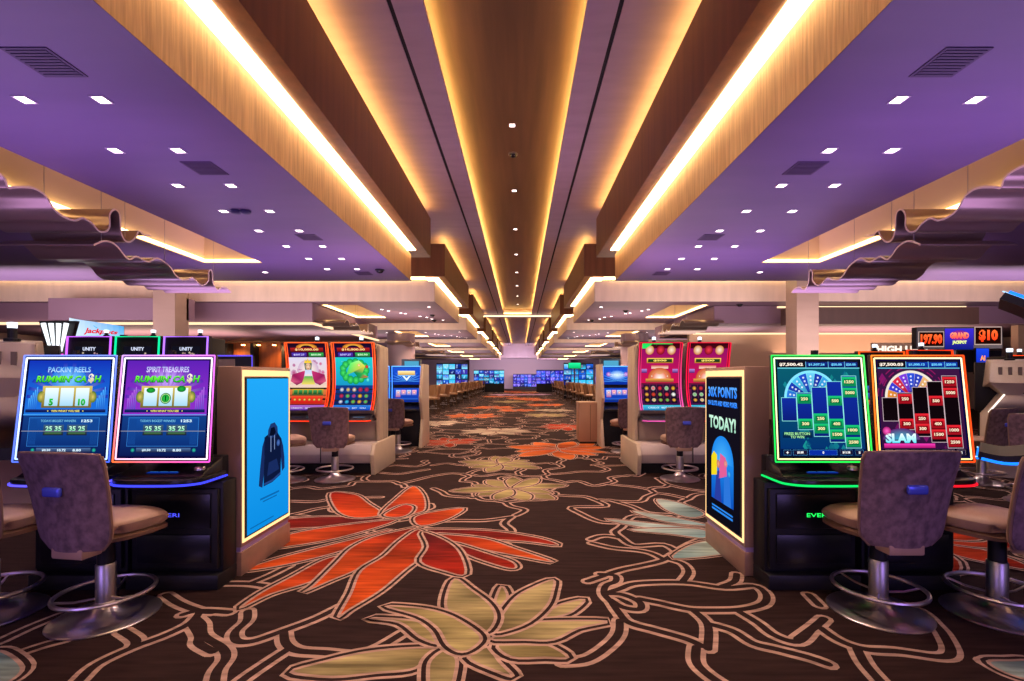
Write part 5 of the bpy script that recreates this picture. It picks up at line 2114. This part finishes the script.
# display walls and machines beyond the tables
def display_wall(X, Y, w, z0, z1, hues, label):
    t = thing('display_wall', label, 'display', (X, Y, 0), 0, 'bright display walls at the back')
    m = MB()
    m.box(-w, w, 0, .2, 0, z1 + .06)
    m.build('housing', BLACK, t)
    nx = max(3, int(w * 2 / .4))
    nz = max(4, int((z1 - z0) / .3))
    for i in range(nx):
        c = Canvas(flat_surface((-w + 2 * w * (i + .04) / nx, -.01, z0), (2 * w * .92 / nx, 0, 0), (0, 0, z1 - z0)), .5, step=.01)
        for j in range(nz):
            a, b = RA.choice(hues), RA.choice(hues)
            c.rect(0, j / nz, 1, (j + .92) / nz, a, b)
            c.up()
            for q in range(3):
                c.disc(RA.uniform(.2, .8), (j + RA.uniform(.25, .7)) / nz, RA.uniform(.08, .18), mixc(RA.choice(hues), W_, .4), b, n=7)
            c.layer = 0
        c.build('screen', FARSCREEN, t)
    return t


BL = [hx(h) for h in ('0a2a90', '1a60d8', '38b8e8', '3a30a0', '80d8f0', '101840')]
BV = [hx(h) for h in ('3a30c0', '5a50e8', '8a70f0', '1a1a70', '2a60e0')]
display_wall(-4.35, 31, 1.0, .9, 2.25, BL, "tall bright cyan and blue display wall above the left tables")
display_wall(-6.9, 30, 1.1, .9, 1.9, BV, "violet blue display wall behind the left tables near the round column")
display_wall(-2.85, 44.5, 1.4, .8, 2.0, BL, "blue display wall at the far end of the left tables")
display_wall(3.75, 31, .95, .9, 2.25, BL, "tall bright blue display wall above the right tables")
display_wall(6.0, 33, .9, .9, 2.0, BV, "dark violet display wall behind the right tables")
display_wall(3.0, 44.5, 1.5, .8, 2.0, BV, "violet display wall at the far end of the right tables")
display_wall(.9, 56, 1.7, .3, 1.7, BV, "low blue display wall closing the far end of the aisle")
t = thing('green_sign', "bright green lit sign above the right gaming tables", 'sign', (3.0, 26.6, 0))
m = MB()
m.box(-.35, .35, 0, .1, 1.85, 2.2)
m.box(-.03, .03, .02, .08, 0, 1.85)
m.build('housing', BLACK, t)
c = Canvas(flat_surface((-.33, -.005, 1.88), (.66, 0, 0), (0, 0, .3)), 2, step=.004)
c.rect(0, 0, 1, 1, hx('08b060'), hx('20e898'))
c.build('screen', FARSCREEN, t)
for k, (X, Y, sd) in enumerate(((-5.4, 22.0, 'left'), (5.2, 22.0, 'right'))):
    m = MB()
    m.lathe([(.62, 0), (.62, 3.35)], 28, X, Y)
    o = m.build('column_%d' % (k + 3), mat('column_mauve', hx('a08890'), .5, noise=(.05, (1, 1, 3))), smooth=True)
    struct(o)
# far end wall below the bulkhead
m = MB()
m.box(-6, 6, 57.4, 57.6, 0, 3.7)
struct(m.build('wall_end', mat('end_wall_mauve', hx('8e7a8e'), .6)))

# bar at the left: back shelves and lit niches
t = thing('bar_shelf', "dark bar back with orange lit niches below the left bulkhead", 'shelf', (-11.2, 18.7, 0))
m = MB()
for x in (-2.2, -1.35, -.1, .9, 2.1):
    m.box(x - .06, x + .06, -.12, .28, 0, 2.7)
m.box(-2.2, 2.1, -.12, .28, 1.45, 1.5)
m.build('frame', BLACK, t)
m = MB()
for k in range(7):
    m.box(-2.0 + .6 * k, -1.9 + .6 * k, .05, .15, 2.62, 2.66)
m.build('niche_light', glow('niche', (1, .45, .12), 14), t)
m = MB()
m.box(-1.0, -.4, .1, .2, .6, 2.3)
m.build('pale_panel', mat('pale_panel', hx('9a8a88'), .6), t)
m = MB()
m.box(-.34, -.02, .0, .16, .6, 2.4)
m.build('navy_panel', mat('navy_panel', hx('141c34'), .5), t)
t = thing('bar_screen', "wide dark bar top screen edged in violet behind the hooded sweatshirt stand", 'screen', (-3.85, 6.2, 0))
m = MB()
m.box(-.42, .42, 0, .06, 1.2, 1.67)
m.box(-.05, .05, .01, .05, 0, 1.2)
m.build('housing', BLACK, t, bevel=.01)
m = MB()
m.tube([(-.42, -.006, 1.672), (.42, -.006, 1.672), (.425, -.006, 1.2)], .010, 6, cols=[hx('5a48d8')] * 3)
m.build('edge_light', NEON, t)
m = MB()
m.box(-.38, .20, -.006, -.001, 1.3, 1.63)
m.build('poster_panel', mat('beige_panel', hx('8a7868'), .6), t)

# ------------------------------------------------------------------ light
def lamp(kind, name, loc, energy, col, rot=(0, 0, 0), **kw):
    d = bpy.data.lights.new(name, kind)
    d.energy = energy
    d.color = col
    for k, v in kw.items():
        setattr(d, k, v)
    o = bpy.data.objects.new(name, d)
    COL.objects.link(o)
    o.location = loc
    o.rotation_euler = rot
    return o


WARM = (1.0, .74, .55)
for side in (-1, 1):
    for k in (0, 2, 4, 6):
        lamp('SPOT', 'soffit_lamp', (CX + side * 3.07, 3.4 + .762 * k, ZS - .03), 65, (1, .78, .68), spot_size=2.2, spot_blend=.7, shadow_soft_size=.05)
    for y in (14, 16.5, 21, 24, 29, 32, 37, 44):
        lamp('SPOT', 'soffit_lamp', (CX + side * 3.6, y, ZS - .03), 420, (1, .72, .5), spot_size=2.4, spot_blend=.7, shadow_soft_size=.06)
for y in (4, 8.2, 12.2, 15.6, 19, 23, 30, 36, 44):
    lamp('SPOT', 'centre_lamp', (CX, y, ZC - .03), 520, (1, .72, .55), spot_size=1.9, spot_blend=.8, shadow_soft_size=.06)
# added violet area lamps floating above the machines, tinting the soffit
for side in (-1, 1):
    for y, e in ((3.8, 45), (7.9, 45)):
        lamp('AREA', 'violet_uplight', (CX + side * 4.2, y, 2.15), e, (.68, .42, 1.0), rot=(PI, 0, 0), shape='RECTANGLE', size=3.5, size_y=1.2)

for side in (-1, 1):
    lamp('AREA', 'panel_wash', (CX + side * 2.5, 7.7, 2.15), 45, (1, .66, .8), rot=(PI, 0, 0), shape='RECTANGLE', size=1.2, size_y=.6)  # added upward lamps in mid-air, softening the amber on the aisle panels
    for y in (11.0, 15, 18.8, 22.5, 26.3, 30, 34, 38, 45, 52):
        lamp('AREA', 'ceiling_wash', (CX + side * 5.0, y, 2.45), (62 if y < 12 else 55), (1, .79, .72), rot=(PI * (.74 if y in (11.0, 18.8, 26.3, 34) else 1), 0, 0), shape='RECTANGLE', size=5.0, size_y=1.6)  # added upward area lamps, unseen from below, brightening the further ceilings
    lamp('AREA', 'ceiling_wash', (CX + side * 10.0, 9.5, 2.45), 150, (1, .76, .80), rot=(PI * .78, 0, 0), shape='RECTANGLE', size=5.0, size_y=2)  # added fill for the side bulkheads and columns
    lamp('AREA', 'ceiling_wash', (CX + side * 11.0, 15.0, 2.2), 120, (1, .66, .5), rot=(PI, 0, 0), shape='RECTANGLE', size=5.0, size_y=2)  # added fill for the outer side ceilings
    lamp('AREA', 'violet_machine_glow', (CX + side * 3.4, -2.6, 1.3), 70, (.45, .28, 1.0), rot=(PI / 2, 0, 0), shape='RECTANGLE', size=2.6, size_y=1.2)  # added lamps for violet on the chairs, in place of unbuilt machines
    for x, y in ((5.6, 4.0), (6.2, 6.2), (5.4, 8.6), (9.0, 7.5)):
        lamp('SPOT', 'soffit_lamp', (CX + side * x, y, ZS - .03), 90, (1, .76, .62), spot_size=2.2, spot_blend=.7, shadow_soft_size=.05)  # added spots without fittings, brightening the machines at the sides
for x in (-13, -11, -9.2):
    lamp('SPOT', 'bar_lamp', (x, 18.2, 2.7), 160, (1, .5, .16), rot=(.5, 0, 0), spot_size=1.8, spot_blend=.8, shadow_soft_size=.05)
lamp('AREA', 'end_wash', (CX, 51, 2.6), 700, (1, .78, .85), rot=(PI / 2, 0, 0), shape='RECTANGLE', size=9, size_y=1)  # added area lamp brightening the far end wall; no fitting stands there
w = bpy.data.worlds.new('world')
SC.world = w
w.use_nodes = True
bg = w.node_tree.nodes['Background']
bg.inputs['Color'].default_value = (.60, .46, .62, 1)
bg.inputs['Strength'].default_value = .4

SC.view_settings.view_transform = 'Standard'
SC.view_settings.look = 'None'
SC.view_settings.exposure = 0.0
SC.view_settings.gamma = 1.0
SC.cycles.max_bounces = 6
SC.cycles.diffuse_bounces = 4
SC.cycles.sample_clamp_indirect = 6
SC.cycles.use_adaptive_sampling = True
